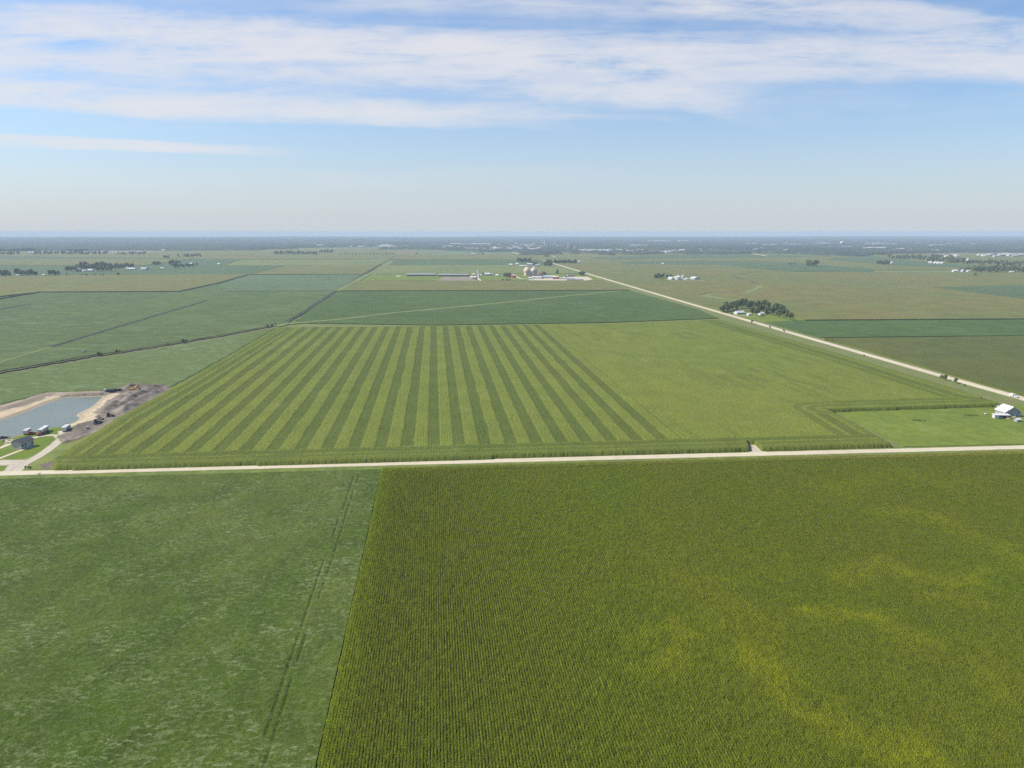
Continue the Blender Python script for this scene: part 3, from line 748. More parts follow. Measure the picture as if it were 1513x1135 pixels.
def corn_instances(name, pts, rot, scl, label, soil):
    me = bpy.data.meshes.new(name); n = len(pts)
    me.vertices.add(n); me.vertices.foreach_set('co', pts.astype(np.float32).ravel())
    a1 = me.attributes.new('rot', 'FLOAT', 'POINT'); a1.data.foreach_set('value', rot.astype(np.float32))
    a2 = me.attributes.new('scl', 'FLOAT', 'POINT'); a2.data.foreach_set('value', scl.astype(np.float32))
    PX, PY = pts[:, 0], pts[:, 1]; ye = np.zeros(n)
    wx = (vnoise(PX, PY, 9, 501)-.5)*9; wy = (vnoise(PX, PY, 9, 502)-.5)*9
    for cv, wd, am in YC:
        dq = segdist(reg(cv, 2.2), PX+wx, PY+wy, False)
        ye = np.maximum(ye, .95*am*np.exp(-(dq/(wd*1.7))**2)*(.35+.9*vnoise(PX, PY, 5, 503)))
    a4 = me.attributes.new('yel', 'FLOAT', 'POINT'); a4.data.foreach_set('value', np.clip(ye, 0, .8).astype(np.float32))
    a3 = me.attributes.new('pick', 'INT', 'POINT'); a3.data.foreach_set('value', rng.integers(0, 6, n).astype(np.int32))
    o = bpy.data.objects.new(name, me); col.objects.link(o)
    g = bpy.data.node_groups.new('plant_rows', 'GeometryNodeTree')
    g.interface.new_socket('Geometry', in_out='INPUT', socket_type='NodeSocketGeometry')
    g.interface.new_socket('Geometry', in_out='OUTPUT', socket_type='NodeSocketGeometry')
    gi = g.nodes.new('NodeGroupInput'); go = g.nodes.new('NodeGroupOutput')
    ip = g.nodes.new('GeometryNodeInstanceOnPoints'); ci = g.nodes.new('GeometryNodeCollectionInfo')
    ci.inputs['Collection'].default_value = pc; ci.inputs['Separate Children'].default_value = True; ci.inputs['Reset Children'].default_value = True
    def attr(nm, ty):
        n_ = g.nodes.new('GeometryNodeInputNamedAttribute'); n_.data_type = ty; n_.inputs['Name'].default_value = nm; return n_.outputs['Attribute']
    cx = g.nodes.new('ShaderNodeCombineXYZ'); g.links.new(attr('rot', 'FLOAT'), cx.inputs[2])
    g.links.new(gi.outputs[0], ip.inputs['Points']); g.links.new(ci.outputs[0], ip.inputs['Instance'])
    ip.inputs['Pick Instance'].default_value = True
    g.links.new(attr('pick', 'INT'), ip.inputs['Instance Index'])
    g.links.new(cx.outputs[0], ip.inputs['Rotation']); g.links.new(attr('scl', 'FLOAT'), ip.inputs['Scale'])
    g.links.new(ip.outputs[0], go.inputs[0])
    md = o.modifiers.new('rows', 'NODES'); md.node_group = g
    tag(o, label, None, None, 'stuff')
    return o
ROW = .762
xr = XE+.4+np.arange(0, 620)*ROW
yr = np.arange(130, 470, 1.5)
A, B = np.meshgrid(xr, yr, indexing='ij')
B = B+(rng.random(A.shape)-.5)*.3
ty = road_y(A)-15.0
rightlim = B*.80+40
head = 9*ROW*1.0
kk = (B < ty-head) & (A < rightlim)
pts = np.stack([A[kk], B[kk], np.zeros(kk.sum())], 1)
rot = np.where(rng.random(len(pts)) > .5, math.pi, 0.)+(rng.random(len(pts))-.5)*.04
scl = .92+rng.random(len(pts))*.16+(vnoise(pts[:, 0], pts[:, 1], 30, 5)-.5)*.12
# end rows parallel to the road
P2 = []
for i in range(9):
    xx = np.arange(XE+.8, 460, 1.5); P2.append(np.stack([xx, road_y(xx)-15.0-i*ROW, 0*xx], 1))
P2 = np.concatenate(P2)
pts = np.concatenate([pts, P2]); rot = np.concatenate([rot, math.pi/2+(rng.random(len(P2)) > .5)*math.pi+math.atan2(rdir.y, rdir.x)]); scl = np.concatenate([scl, .95+rng.random(len(P2))*.12])
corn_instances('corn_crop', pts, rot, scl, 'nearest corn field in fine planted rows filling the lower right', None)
print('corn instances', len(pts))
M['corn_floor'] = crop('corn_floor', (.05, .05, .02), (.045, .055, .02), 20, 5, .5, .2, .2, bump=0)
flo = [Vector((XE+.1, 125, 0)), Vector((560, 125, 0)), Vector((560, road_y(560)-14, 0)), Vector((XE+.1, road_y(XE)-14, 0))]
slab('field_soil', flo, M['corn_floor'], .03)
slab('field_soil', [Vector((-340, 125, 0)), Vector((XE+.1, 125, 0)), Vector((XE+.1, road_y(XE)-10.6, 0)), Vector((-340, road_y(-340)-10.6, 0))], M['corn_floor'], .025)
#SECTION2
# ================================================================ things
WHITE = plain('white_paint', (.60, .59, .57), .5, .3); CREAM = plain('cream_paint', (.62, .50, .37), .6, .3)
TANM = plain('tan_siding', (.42, .36, .27), .8); GREYM = plain('grey_siding', (.34, .34, .34), .8); DGREY = plain('dark_shingle', (.075, .08, .095), .8)
LGREY = plain('grey_metal_roof', (.50, .51, .53), .5, .4); BLUEG = plain('blue_grey_roof', (.36, .40, .45), .5, .4)
REDM = plain('red_paint', (.32, .07, .05), .6); REDB = plain('red_brown_paint', (.28, .12, .09), .8); BROWN_ = plain('brown_roof', (.17, .12, .09), .8)
BLACK = plain('black_rubber', (.02, .02, .02), .8); GLASS = plain('dark_glass', (.025, .035, .045), .12, .6)
YEL = plain('yellow_paint', (.65, .38, .06), .5); STEEL = plain('steel', (.35, .35, .36), .4, .5); MAR = plain('maroon_paint', (.16, .03, .03), .35, .5)
BLUE = plain('blue_plastic', (.08, .14, .28), .5); NAVY = plain('dark_blue_paint', (.03, .04, .07), .35, .5); SALMON = plain('salmon_concrete', (.66, .51, .40), .8)
DIRTY = plain('dusty_brown_paint', (.16, .12, .09), .8); WOOD = plain('weathered_wood', (.15, .13, .11), .9)

def house(name, label, cat, A, B, depth, h, rh, wall, roof, group=None, over=.4, windows=0, door=False, ridge_x=True, open_front=False, hip=False):
    """building on the base line A-B (left to right as seen), running `depth` back from it"""
    A = Vector((A[0], A[1], 0)); B = Vector((B[0], B[1], 0)); d = B-A; L = d.length; rz = math.atan2(d.y, d.x)
    root = empty(name, (A+B)/2, rz); tag(root, label, cat, group)
    b = MB()
    hx_ = L/2
    if ridge_x: # ridge along x: profile in y,z
        prof = [(0, 0), (depth, 0), (depth, h), (depth/2, h+rh), (0, h)]
        vs = [(-hx_, y, z) for y, z in prof]+[(hx_, y, z) for y, z in prof]; n = 5
        b.add(vs, [tuple(range(n)), tuple(range(2*n-1, n-1, -1))]+[(i, i+n, (i+1) % n+n, (i+1) % n) for i in range(n)])
        b.build('wall', wall, root)
        q = MB(); t = .14; o = over
        for sgn in (0, 1):
            y0 = -o if sgn == 0 else depth+o; zz = h-rh*o/(depth/2)
            q.add([(-hx_-o, y0, zz+.02), (hx_+o, y0, zz+.02), (hx_+o, depth/2, h+rh+.02), (-hx_-o, depth/2, h+rh+.02),
                   (-hx_-o, y0, zz+t), (hx_+o, y0, zz+t), (hx_+o, depth/2, h+rh+t), (-hx_-o, depth/2, h+rh+t)],
                  [(0, 3, 2, 1), (4, 5, 6, 7), (0, 1, 5, 4), (1, 2, 6, 5), (2, 3, 7, 6), (3, 0, 4, 7)])
        q.build('roof', roof, root)
    else:
        prof = [(-hx_, 0), (hx_, 0), (hx_, h), (0, h+rh), (-hx_, h)]
        b.prism(prof, 0, depth); b.build('wall', wall, root)
        q = MB(); t = .14; o = over
        for sgn in (-1, 1):
            x0 = sgn*(hx_+o); zz = h-rh*o/hx_
            q.add([(x0, -o, zz+.02), (0, -o, h+rh+.02), (0, depth+o, h+rh+.02), (x0, depth+o, zz+.02),
                   (x0, -o, zz+t), (0, -o, h+rh+t), (0, depth+o, h+rh+t), (x0, depth+o, zz+t)],
                  [(0, 3, 2, 1), (4, 5, 6, 7), (0, 1, 5, 4), (1, 2, 6, 5), (2, 3, 7, 6), (3, 0, 4, 7)])
        q.build('roof', roof, root)
    for k in range(windows):
        x = -hx_+L*(k+.5)/windows
        if door and k == windows//2: continue
        wdw = MB().box((x, -.03, h*.55), (1.2, .08, 1.1)).build('window', GLASS, root)
        MB().box((x, -.05, h*.55-.62), (1.5, .1, .1)).build('sill', WHITE, wdw)
    if door:
        MB().box((0 if windows else hx_*.3, -.04, 1.1), (1.1 if L < 16 else 3.2, .08, 2.1)).build('door', WHITE if wall is not WHITE else GREYM, root)
    return root
def PV(px, py): v = P(px, py); return (v.x, v.y)
def hpx(name, label, cat, x0, y0, x1, y1, *a, **k): return house(name, label, cat, PV(x0, y0), PV(x1, y1), *a, **k)

# ---- trees
LEAFS = []
for i, c in enumerate([(.075, .10, .032), (.09, .115, .036), (.062, .09, .036), (.10, .12, .036)]):
    m, nt, b = base_mat('tree_leaf_%d' % i)
    p = pos(nt); nt.links.new(mixc(nt, noise(nt, p, .5, 4, .7), tuple(x*.55 for x in c), tuple(x*1.7 for x in c)), b.inputs['Base Color'])
    b.inputs['Roughness'].default_value = .7; LEAFS.append(m)
BARK = plain('bark', (.09, .07, .05), .9)
def tree_meshes(name, h, rad, nleaf, leaf, seed, trunkh=.25, narrow=1.0, lobes=11):
    r = random.Random(seed); V = []; Fc = []
    L = []
    for k in range(lobes):
        a = r.uniform(0, 6.28); q = r.uniform(.1, .72)*rad
        z = h*(trunkh+.18+(1-trunkh-.25)*r.random()**.8)
        if z > h*.8: q *= .5
        L.append((Vector((q*math.cos(a), q*math.sin(a), z)), rad*r.uniform(.28, .5)*narrow))
    L.append((Vector((r.uniform(-.1, .1)*rad, 0, h*.86)), rad*.36))
    for k in range(nleaf):
        c, s_ = r.choice(L)
        d = Vector((r.gauss(0, 1), r.gauss(0, 1), r.gauss(0, 1)+.15)).normalized()
        p_ = c+d*s_*(r.random()**.35)*Vector((1, 1, .85)).length/1.6
        n = (d+Vector((r.uniform(-.6, .6), r.uniform(-.6, .6), r.uniform(-.2, .8)))).normalized()
        u = n.orthogonal().normalized(); v = n.cross(u); z = leaf*r.uniform(.6, 1.3); an = r.uniform(0, 6.28)
        u, v = u*math.cos(an)+v*math.sin(an), v*math.cos(an)-u*math.sin(an)
        b0 = len(V); V += [p_-u*z*.5, p_+v*z*.42-u*z*.1, p_+u*z*.55, p_-v*z*.45+u*z*.05]; Fc.append((b0, b0+1, b0+2, b0+3))
    me = bpy.data.meshes.new(name+'_crown'); me.from_pydata([tuple(x) for x in V], [], Fc); me.update()
    t = MB(); t.lathe([(h*.028, 0), (h*.02, h*.25), (h*.014, h*.5), (h*.004, h*.8)], (0, 0, 0), 7)
    for c, s_ in L[:5]: t.bar((0, 0, h*.3), tuple(c), h*.012)
    tm = bpy.data.meshes.new(name+'_trunk'); tm.from_pydata(t.v, [], t.f); tm.materials.append(BARK); tm.update()
    return me, tm
NEAR = [tree_meshes('broad', 14, 6.2, 2600, .85, 10+i, lobes=13) for i in range(4)]
FAR = [tree_meshes('far', 13, 6.0, 420, 1.9, 30+i, lobes=8) for i in range(4)]
for i, (a, b) in enumerate(NEAR+FAR): a.materials.append(LEAFS[i % 4])
LOW = [tree_meshes('low', 13, 6.0, 150, 3.2, 60+i, .02, lobes=7) for i in range(3)]
SHR = [tree_meshes('shrub', 4.0, 2.6, 500, .6, 90+i, .02, 1.1, 7) for i in range(2)]
for a, b in SHR: a.materials.append(LEAFS[3])
def put_tree(meshes, x, y, s, label, group, name='tree', cat='tree', sz=None):
    r_ = empty(name, (x, y, 0), random.uniform(0, 6.28)); r_.scale = (s, s, sz or s*random.uniform(.9, 1.1))
    tag(r_, label, cat, group)
    c = bpy.data.objects.new('crown', meshes[0]); col.objects.link(c); c.parent = r_
    t = bpy.data.objects.new('trunk', meshes[1]); col.objects.link(t); t.parent = r_
    return r_
PEND = []
def place_trees(cap):
    PEND.sort(key=lambda t: -t[0])
    for _, me, x, y, s_, lab, g, nm in PEND[:cap]: put_tree(me, x, y, s_, lab, g, nm)
    V = []; Fc = []; k = 0
    for _, me, x, y, s_, lab, g, nm in PEND[cap:]:
        src_, tr_ = random.choice(LOW)
        co = np.empty(len(src_.vertices)*3); src_.vertices.foreach_get('co', co); co = co.reshape(-1, 3)*s_+np.array([x, y, 0])
        V.append(co); Fc += [(i+k, i+k+1, i+k+2, i+k+3) for i in range(0, len(co), 4)]; k += len(co)
    if V:
        o = mesh_obj('distant_trees', np.concatenate(V).tolist(), Fc, LEAFS[0]); tag(o, 'hazy dark belts of far trees along creeks and hedges on both sides', None, None, 'stuff')
def grove(spots, n, label, group, size=(.8, 1.15), src=FAR, name='tree'):
    """n trees along/around a list of (x0,y0,x1,y1) base strips"""
    tot_ = sum(abs(b[2]-b[0])+.5 for b in spots)
    for b in spots:
        k = max(1, round(n*(abs(b[2]-b[0])+.5)/tot_))
        for i in range(k):
            px = b[0]+(b[2]-b[0])*(i+random.random())/k; py = random.uniform(b[1], b[3])
            v = P(px, py); s_ = random.uniform(*size); PEND.append((s_/v.y, random.choice(src), v.x, v.y, s_, label, group, name))
# roadside farm grove
for px, py, s in [(1066, 462.5, .75), (1070, 462, .85), (1075, 463.5, .95), (1079, 460, .9), (1073, 458.5, .9)]:
    v = P(px, py); put_tree(random.choice(NEAR), v.x, v.y, s, 'dark broadleaf tree at the left end of the roadside farm grove', 'left trees of the roadside farm')
for px, py, s in [(1084, 459, .95), (1090, 457.5, 1.05), (1096, 458, 1.15), (1101, 457, 1.1), (1106, 458.5, 1.0), (1111, 457.5, .95), (1087, 461, .7)]:
    v = P(px, py); put_tree(random.choice(NEAR), v.x, v.y, s, 'tall broadleaf tree behind the grey roofed farmhouse by the road', 'trees behind the roadside farmhouse')
for px, py, s in [(1112, 467, .9), (1118, 467.5, .8), (1122, 464, .95), (1128, 463.5, .95), (1133, 465.5, .75), (1120, 457.5, .95), (1128, 457, 1.0), (1134, 459, .9)]:
    v = P(px, py); put_tree(random.choice(NEAR), v.x, v.y, s, 'broadleaf tree round the white garage in the middle of the roadside grove', 'middle trees of the roadside farm')
for px, py, s in [(1138, 464, .75), (1142, 467, .9), (1148, 464.5, 1.05), (1154, 467, 1.1), (1150, 470, .85), (1158, 468.5, .95), (1163, 471.5, .8), (1168, 473.5, .75), (1144, 462, .8), (1171, 468.5, .35)]:
    v = P(px, py); put_tree(random.choice(NEAR), v.x, v.y, s, 'broadleaf tree at the right end of the roadside farm grove', 'right trees of the roadside farm')
hpx('farmhouse', 'grey roofed low farmhouse under the trees beside the long gravel road', 'house', 1089, 465, 1100.5, 464.6, 9, 2.8, 2.2, WHITE, LGREY, windows=5, door=True)
hpx('garage', 'small white garage below the middle trees of the roadside farm', 'garage', 1106, 466.8, 1109.5, 466.7, 6, 2.6, 1.3, WHITE, WHITE, door=True)
hpx('shed', 'white shed half hidden under the trees right of the farm garage', 'shed', 1123.5, 466.3, 1130, 466.1, 7, 2.8, 1.4, WHITE, LGREY, door=True)
ribbon('farm_drive', [(1078, 466.5), (1092, 466.3), (1108, 467.4), (1122, 467.2)], 3.5, M['gravel_drive'], .27)
# roadside shrubs
for px, py, s, lab in [(1111, 477.5, .85, 'round dark shrub beside the long gravel road, farthest of the roadside shrubs'),
                  (1137.5, 485, .7, 'small dark shrub beside the long gravel road, second from the farm'), (1158, 490.5, .62, 'small dark shrub beside the long gravel road, third from the farm'),
                  (1276.5, 526.5, .4, 'lone tiny dark shrub on the verge halfway down the long gravel road')]:
    v = P(px, py); put_tree(random.choice(SHR), v.x, v.y, s, lab, None, 'shrub', 'shrub')
for px, py, s, lab in [(1391, 559.5, .65, 'yellowish bush at the verge just left of the big roadside bush'), (1397, 561.5, 1.1, 'big grey green bush overhanging the long gravel road'),
                  (1412, 566, 1.0, 'round green bush overhanging the long gravel road, nearer than the big one'), (1425, 571, .45, 'low dark bush on the verge below the round road bush')]:
    v = P(px, py); put_tree(random.choice(SHR), v.x, v.y, s, lab, None, 'shrub', 'shrub')
for px, py, s in [(146, 526.5, 1.0), (150, 525.5, .7), (173, 522.3, .9), (177, 521, .6), (205, 517.5, .5), (248, 510.5, .6), (270, 507.5, 1.1), (275, 506, .8), (300, 502.5, .6), (108, 531.5, .45), (60, 541, .4), (30, 546, .4), (395, 484, .9), (402, 482.5, .8), (407, 480.5, .7)]:
    v = P(px, py); put_tree(random.choice(SHR), v.x, v.y, s, 'scrubby dark bush growing in the brushy ditch on the left', 'bushes along the brushy ditch', 'shrub', 'shrub')
v = P(1519, 635); put_tree(NEAR[1], v.x, v.y, .62, 'dark green tree cut by the right edge of the picture near the barn', None)

# middle farmstead in the tan corn
grove([(967, 413.5, 968, 413.8), (970, 411.5, 981, 413.5), (985, 412.8, 991, 413.8)], 14, 'tree of the small grove left of the white bins in the tan corn', 'grove beside the white bins', (.75, 1.1))
def silo(name, label, px, py, r_, h, rh, mat, roofm, group=None):
    v = P(px, py); root = empty(name, (v.x, v.y, 0)); tag(root, label, 'silo' if name == 'silo' else 'grain bin', group)
    b = MB(); b.lathe([(r_, 0)]+[(r_*(1.012 if i % 2 else 1), h*i/12) for i in range(1, 13)], (0, 0, 0), 24); b.build('wall', mat, root)
    MB().lathe([(r_*1.05, h), (r_*.5, h+rh*.55), (.3, h+rh)], (0, 0, 0), 24).build('roof', roofm, root)
    return root
silo('grain_bin', 'largest white grain bin of the farm in the tan corn', 1002, 414.6, 8, 9, 4, WHITE, WHITE)
silo('grain_bin', 'second white grain bin left of the largest one', 997.5, 414.2, 4, 8, 2, WHITE, LGREY)
silo('grain_bin', 'thin white grain bin right of the largest one', 1009, 413.2, 3.5, 10, 2, WHITE, WHITE)
hpx('barn', 'white gabled barn at the left of the white bins', 'barn', 992, 414.8, 996.5, 414.6, 14, 5, 4, WHITE, LGREY, ridge_x=False)
hpx('machine_shed', 'low white shed right of the white bins in the tan corn', 'shed', 1014, 414.7, 1018, 414.5, 12, 4, 2.5, WHITE, WHITE)
hpx('machine_shed', 'curved pale shed farthest right of the white bin farm', 'shed', 1019, 413.8, 1026, 414.4, 16, 5, 3.5, LGREY, LGREY)
ribbon('farm_drive', [(990, 415.2), (1010, 415.4), (1040, 414.8)], 6, M['gravel'], 2.5)

# ---- domed silos farm
def dome(label, px, py):
    v = P(px, py); root = empty('domed_silo', (v.x, v.y, 0)); tag(root, label, 'silo', 'pair of cream domed silos'); root.scale = (1.22, 1.22, 1.12)
    MB().lathe([(7.2, 0), (7.0, 1), (7.0, 8.5)], (0, 0, 0), 32).build('wall', SALMON, root)
    MB().lathe([(7.0, 8.5), (7.9, 9.2), (8.1, 11), (7.8, 13), (6.9, 15.2), (5.4, 17.2), (3.6, 19), (1.8, 20.4), (.9, 21.6), (.3, 23.2)], (0, 0, 0), 32).build('dome', CREAM, root)
    d = MB(); d.box((0, -7.1, 1.5), (3, .4, 3)); d.build('door', DIRTY, root)
dome('left one of two cream domed silos with pointed tops', 778.8, 407.2)
dome('right one of two cream domed silos with pointed tops', 788.8, 407.2)
v = P(783.6, 408); root = empty('grain_elevator', (v.x, v.y, 0)); tag(root, 'slender pinkish elevator tower between the two domed silos', 'elevator')
b = MB(); b.box((0, 0, 12), (2.2, 2.2, 24)); b.build('shaft', SALMON, root)
MB().box((0, 0, 25), (3.4, 3.4, 2)).box((0, 0, 26.3), (1.6, 1.6, .8)).build('head', LGREY, root)
b = MB(); b.bar((-1, 0, 24), (-8, -1, 21.5), .7); b.bar((1, 0, 24), (8, -1, 21.5), .7); b.build('chute', STEEL, root)
v = P(801, 406.5); root = empty('rusty_bin', (v.x, v.y, 0)); tag(root, 'wide rusty brown domed bin right of the cream domed silos', 'silo')
MB().lathe([(11, 0), (11, 5)], (0, 0, 0), 28).build('wall', REDB, root); MB().lathe([(11.2, 5), (9.5, 8), (6, 10.5), (1, 12)], (0, 0, 0), 28).build('roof', BROWN_, root)
hpx('low_building', 'red brown flat building at the foot of the domed silos', 'building', 783, 408.6, 803, 408.3, 12, 3.2, .8, REDM, BROWN_)
hpx('small_barn', 'salmon red square barn left of the domed silos by a curved white drive', 'barn', 757.5, 410.6, 762.8, 410.4, 12, 6, 2.5, REDM, CREAM, door=True)
hpx('cattle_shed', 'long pale grey cattle shed in front of the domed silos', 'shed', 785, 412, 800, 412.2, 24, 4, 2.5, WHITE, LGREY, windows=8)
hpx('cattle_shed', 'long blue grey roofed cattle shed right of the pale grey one', 'shed', 801, 411.2, 817, 411.5, 30, 4, 3, WHITE, BLUEG, windows=9)
hpx('milking_parlour', 'white and red parlour building at the left foot of the pale cattle shed', 'building', 781, 413.2, 786.5, 413.2, 10, 4, 2, WHITE, WHITE, door=True)
hpx('red_barn', 'dark red barn with tan roof right of the cattle sheds', 'barn', 816.5, 412.6, 824.5, 412.7, 16, 5.5, 2.6, REDM, CREAM, door=True)
hpx('low_shed', 'long low white roofed shed running right from the red barn', 'shed', 826, 412.8, 848, 413.2, 10, 3, 1, GREYM, WHITE, windows=9)
hpx('low_shed', 'long low grey shed with dark open front by the sandy yard', 'shed', 838, 414.6, 862, 414.4, 7, 2.4, .8, DIRTY, BLUEG)
hpx('small_barn', 'brown roofed farm building behind the low sheds', 'barn', 839, 408.8, 850, 408.7, 14, 3, 2.5, CREAM, BROWN_)
hpx('small_barn', 'small dark farm building left of the brown roofed one', 'barn', 834.5, 410.3, 838.5, 410.2, 10, 3, 2.5, GREYM, BROWN_)
slab('sandy_yard', [(824, 411), (850, 408.8), (868, 409), (876, 413), (866, 414.6), (782, 414.2), (780, 412)], M['gravel'], .5)
ribbon('farm_drive', [(761, 407.5), (764, 410), (770, 411.6), (783, 412.4)], 9, M['gravel'], .52)
hpx('white_shed', 'small white shed left of the white sheds behind the silos', 'shed', 752, 393.2, 757, 393.2, 14, 5, 3, WHITE, WHITE)
hpx('white_shed', 'white gabled shed second from left behind the domed silos', 'shed', 762, 392.6, 766, 392.6, 14, 6, 3, WHITE, WHITE)
hpx('white_shed', 'long low white shed between the second shed and the domed silos', 'shed', 767, 394.2, 778, 394.2, 12, 3.5, 2, CREAM, WHITE)
hpx('white_shed', 'white roofed shed just behind the tops of the domed silos', 'shed', 779, 392.8, 787.5, 392.8, 14, 6, 3, WHITE, WHITE)
hpx('white_shed', 'bright white shed beside the road trees behind the silos', 'shed', 793.5, 394.2, 798, 393.2, 14, 5, 3.5, WHITE, WHITE)
grove([(745, 409, 756, 410.4)], 9, 'dark tree in the clump left of the salmon red barn', 'clump left of the salmon red barn', (.6, .9))
grove([(742, 415.4, 745, 415.6), (748, 415.3, 755, 415.7)], 6, 'low dark tree on the field edge in front of the silo farm', 'low trees before the silo farm', (.3, .42))
grove([(822.5, 404.2, 825, 404.8)], 2, 'small dark tree on the grass right of the rusty bin', 'small trees right of the rusty bin', (.7, .9))
grove([(856, 406.5, 864, 408)], 7, 'tree beside the long gravel road at the sandy yard', 'trees by the sandy yard', (.55, .85))
grove([(765, 386.5, 785, 388.5)], 16, 'tree of the dark clump on the road behind the white sheds', 'clump behind the white sheds', (.8, 1.3))
grove([(784, 390.5, 794, 394)], 9, 'tree along the road right of the white sheds', 'trees right of the white sheds', (.6, 1.0))
grove([(805, 391, 815, 394.5)], 12, 'tall tree at the road crossing beyond the silos', 'trees at the road crossing', (.9, 1.45))
grove([(818, 389, 852, 390)], 26, 'tree of the long row right of the road crossing', 'long tree row right of the crossing', (.8, 1.2))
hpx('white_shed', 'small white house at the right end of the long tree row', 'house', 854, 388.8, 857, 388.8, 10, 6, 3, WHITE, WHITE)
hpx('white_shed', 'white shed half hidden in the clump on the road', 'shed', 768, 386.2, 777, 386.2, 12, 5, 2, WHITE, LGREY)
grove([(804, 379.4, 812, 380), (818, 379, 820, 379.6)], 7, 'tiny dark tree by the lone white farm below the town', 'tiny trees by the lone white farm', (.6, .9))
hpx('white_shed', 'lone small white farm shed below the town', 'shed', 817, 380.6, 820.5, 380.6, 12, 5, 3, WHITE, WHITE)

# ---- feedlot
hpx('feedlot_shed', 'very long pale roofed feedlot shed at the left', 'shed', 601, 408.2, 643, 408.2, 20, 4.5, 2.2, DIRTY, plain('dull_roof', (.30, .31, .33), .6), windows=0)
hpx('feedlot_shed', 'very long pale roofed feedlot shed at the right next to the silo tower', 'shed', 647, 408.6, 692, 408.8, 20, 4.5, 2.2, DIRTY, plain('dull_roof', (.30, .31, .33), .6))
slab('dirt_yard', [(644, 416), (655, 409.3), (700, 409), (708, 411), (704, 416)], M['bare'], .5)
def heap(name, label, px, py, rx, ry, h, mat):
    v = P(px, py); V = []; Fc = []; n, k = 18, 5
    for i in range(k+1):
        t = i/k
        for j in range(n):
            a = 6.283*j/n; q = math.cos(t*math.pi/2)*(1+random.uniform(-.07, .07))
            V.append((v.x+rx*q*math.cos(a), v.y+ry*q*math.sin(a), h*math.sin(t*math.pi/2)*(1+random.uniform(-.05, .05))))
    for i in range(k):
        for j in range(n): Fc.append((i*n+j, i*n+(j+1) % n, (i+1)*n+(j+1) % n, (i+1)*n+j))
    o = mesh_obj(name, V, Fc, mat, smooth=True); tag(o, label, 'heap'); return o
heap('feed_heap', 'large pale domed feed pile with tan base beside the feedlot pens', 699, 413, 12, 12, 6.5, M['bare'])
hpx('hoop_barn', 'white rounded barn at the right end of the feedlot sheds', 'barn', 694.5, 411.4, 702.5, 411.6, 12, 2, 3.8, CREAM, WHITE)
hpx('small_barn', 'pale farm building behind the white rounded barn', 'barn', 697, 407.8, 702, 407.8, 12, 4, 2.5, GREYM, CREAM)
silo('silo', 'thin pale silo tower beside the feedlot', 706.2, 409, 2.3, 16, 2.5, LGREY, LGREY)
silo('silo', 'shorter pale silo right of the thin tower', 707.8, 410, 2.2, 10, 2, WHITE, LGREY)
hpx('white_house', 'white farmhouse with bright roof right of the feedlot tower', 'house', 716, 407.4, 724, 407.4, 12, 4.5, 3, WHITE, WHITE, windows=5, door=True)
hpx('garage', 'small white garage left of the bright farmhouse', 'garage', 709, 408.2, 712, 408.2, 8, 3, 2, WHITE, WHITE)
hpx('low_shed', 'grey shed at the right of the bright farmhouse', 'shed', 725.5, 407.4, 730, 407.3, 10, 3.5, 2, GREYM, GREYM)
hpx('garage', 'pair of tiny white sheds on the grass right of the farmhouse', 'shed', 732, 408, 736, 408.1, 7, 3, 2, WHITE, WHITE)
ribbon('farm_drive', [(704, 409), (707, 412), (711, 416)], 7, M['gravel'], .55)
grove([(712.5, 407.6, 713.5, 408)], 2, 'small dark tree between the garage and the bright farmhouse', 'dark trees beside the bright farmhouse', (.5, .7))
heap('sand_heap', 'small pale sand pile at the left end of the feedlot grass', 590, 408.6, 8, 14, 2.2, M['gravel'])

# ---- left groves and farms
grove([(96, 401, 112, 402.5), (112, 395, 150, 397), (118, 398.5, 150, 400.5), (140, 399, 166, 402), (150, 394.5, 170, 396)], 46, 'tree of the large dark grove round the farm at far left', 'large grove round the left farm', (.95, 1.5))
grove([(172, 394.5, 198, 396), (160, 396.5, 182, 398)], 22, 'tree of the row running right from the large left grove', 'tree row right of the large grove', (.75, 1.15))
grove([(1, 408, 16, 410)], 10, 'tree of the clump at the left edge of the picture', 'clump at the left edge', (.9, 1.3))
grove([(24, 406.5, 34, 408), (33, 407.5, 55, 408.6)], 16, 'tree of the second dark clump from the left edge', 'second clump from the left edge', (.9, 1.35))
grove([(72, 406.5, 88, 407.6)], 10, 'tree of the small clump left of the large grove', 'small clump left of the large grove', (.8, 1.1))
grove([(98, 406.8, 99, 407), (118, 407.8, 156, 408)], 7, 'tiny dark bush on the near edge of the beans before the large grove', 'bushes before the large grove', (.35, .5))
grove([(172, 407, 177, 407.4)], 3, 'low dark tree on the tan corn edge right of the large grove', 'low trees on the tan corn edge', (.5, .6))
grove([(225, 391.2, 237, 392)], 7, 'tree of the small clump right of the white sheds by the highway', 'small clump by the highway', (.75, 1.0))
grove([(252, 390.5, 265, 392.5), (255, 395.5, 263, 397)], 11, 'tall tree of the grove right of the highway on the left', 'tall grove right of the highway', (.95, 1.45))
grove([(262, 395.8, 287, 393.3)], 15, 'tree of the low row right of the highway on the left', 'low row right of the highway', (.6, .9))
grove([(290, 392.3, 291.5, 392.6)], 2, 'lone dark tree at the right end of the low highway row', 'lone trees after the highway row', (.6, .8))
grove([(241, 381, 250, 382), (263, 379.5, 264, 380), (272, 380.5, 298, 378.6)], 18, 'far tree beside the highway at the left', 'far trees beside the highway', (.8, 1.2))
hpx('white_barn', 'small white barn inside the large left grove', 'barn', 123, 402, 128, 401.8, 12, 4, 3, WHITE, LGREY)
hpx('white_house', 'white roofed house at the foot of the large left grove', 'house', 129, 401.4, 136, 401.4, 12, 4, 3, WHITE, WHITE, windows=4)
hpx('red_barn', 'dull red barn left of the white barn in the large grove', 'barn', 113, 402, 118, 402, 12, 5, 3, REDB, BROWN_)
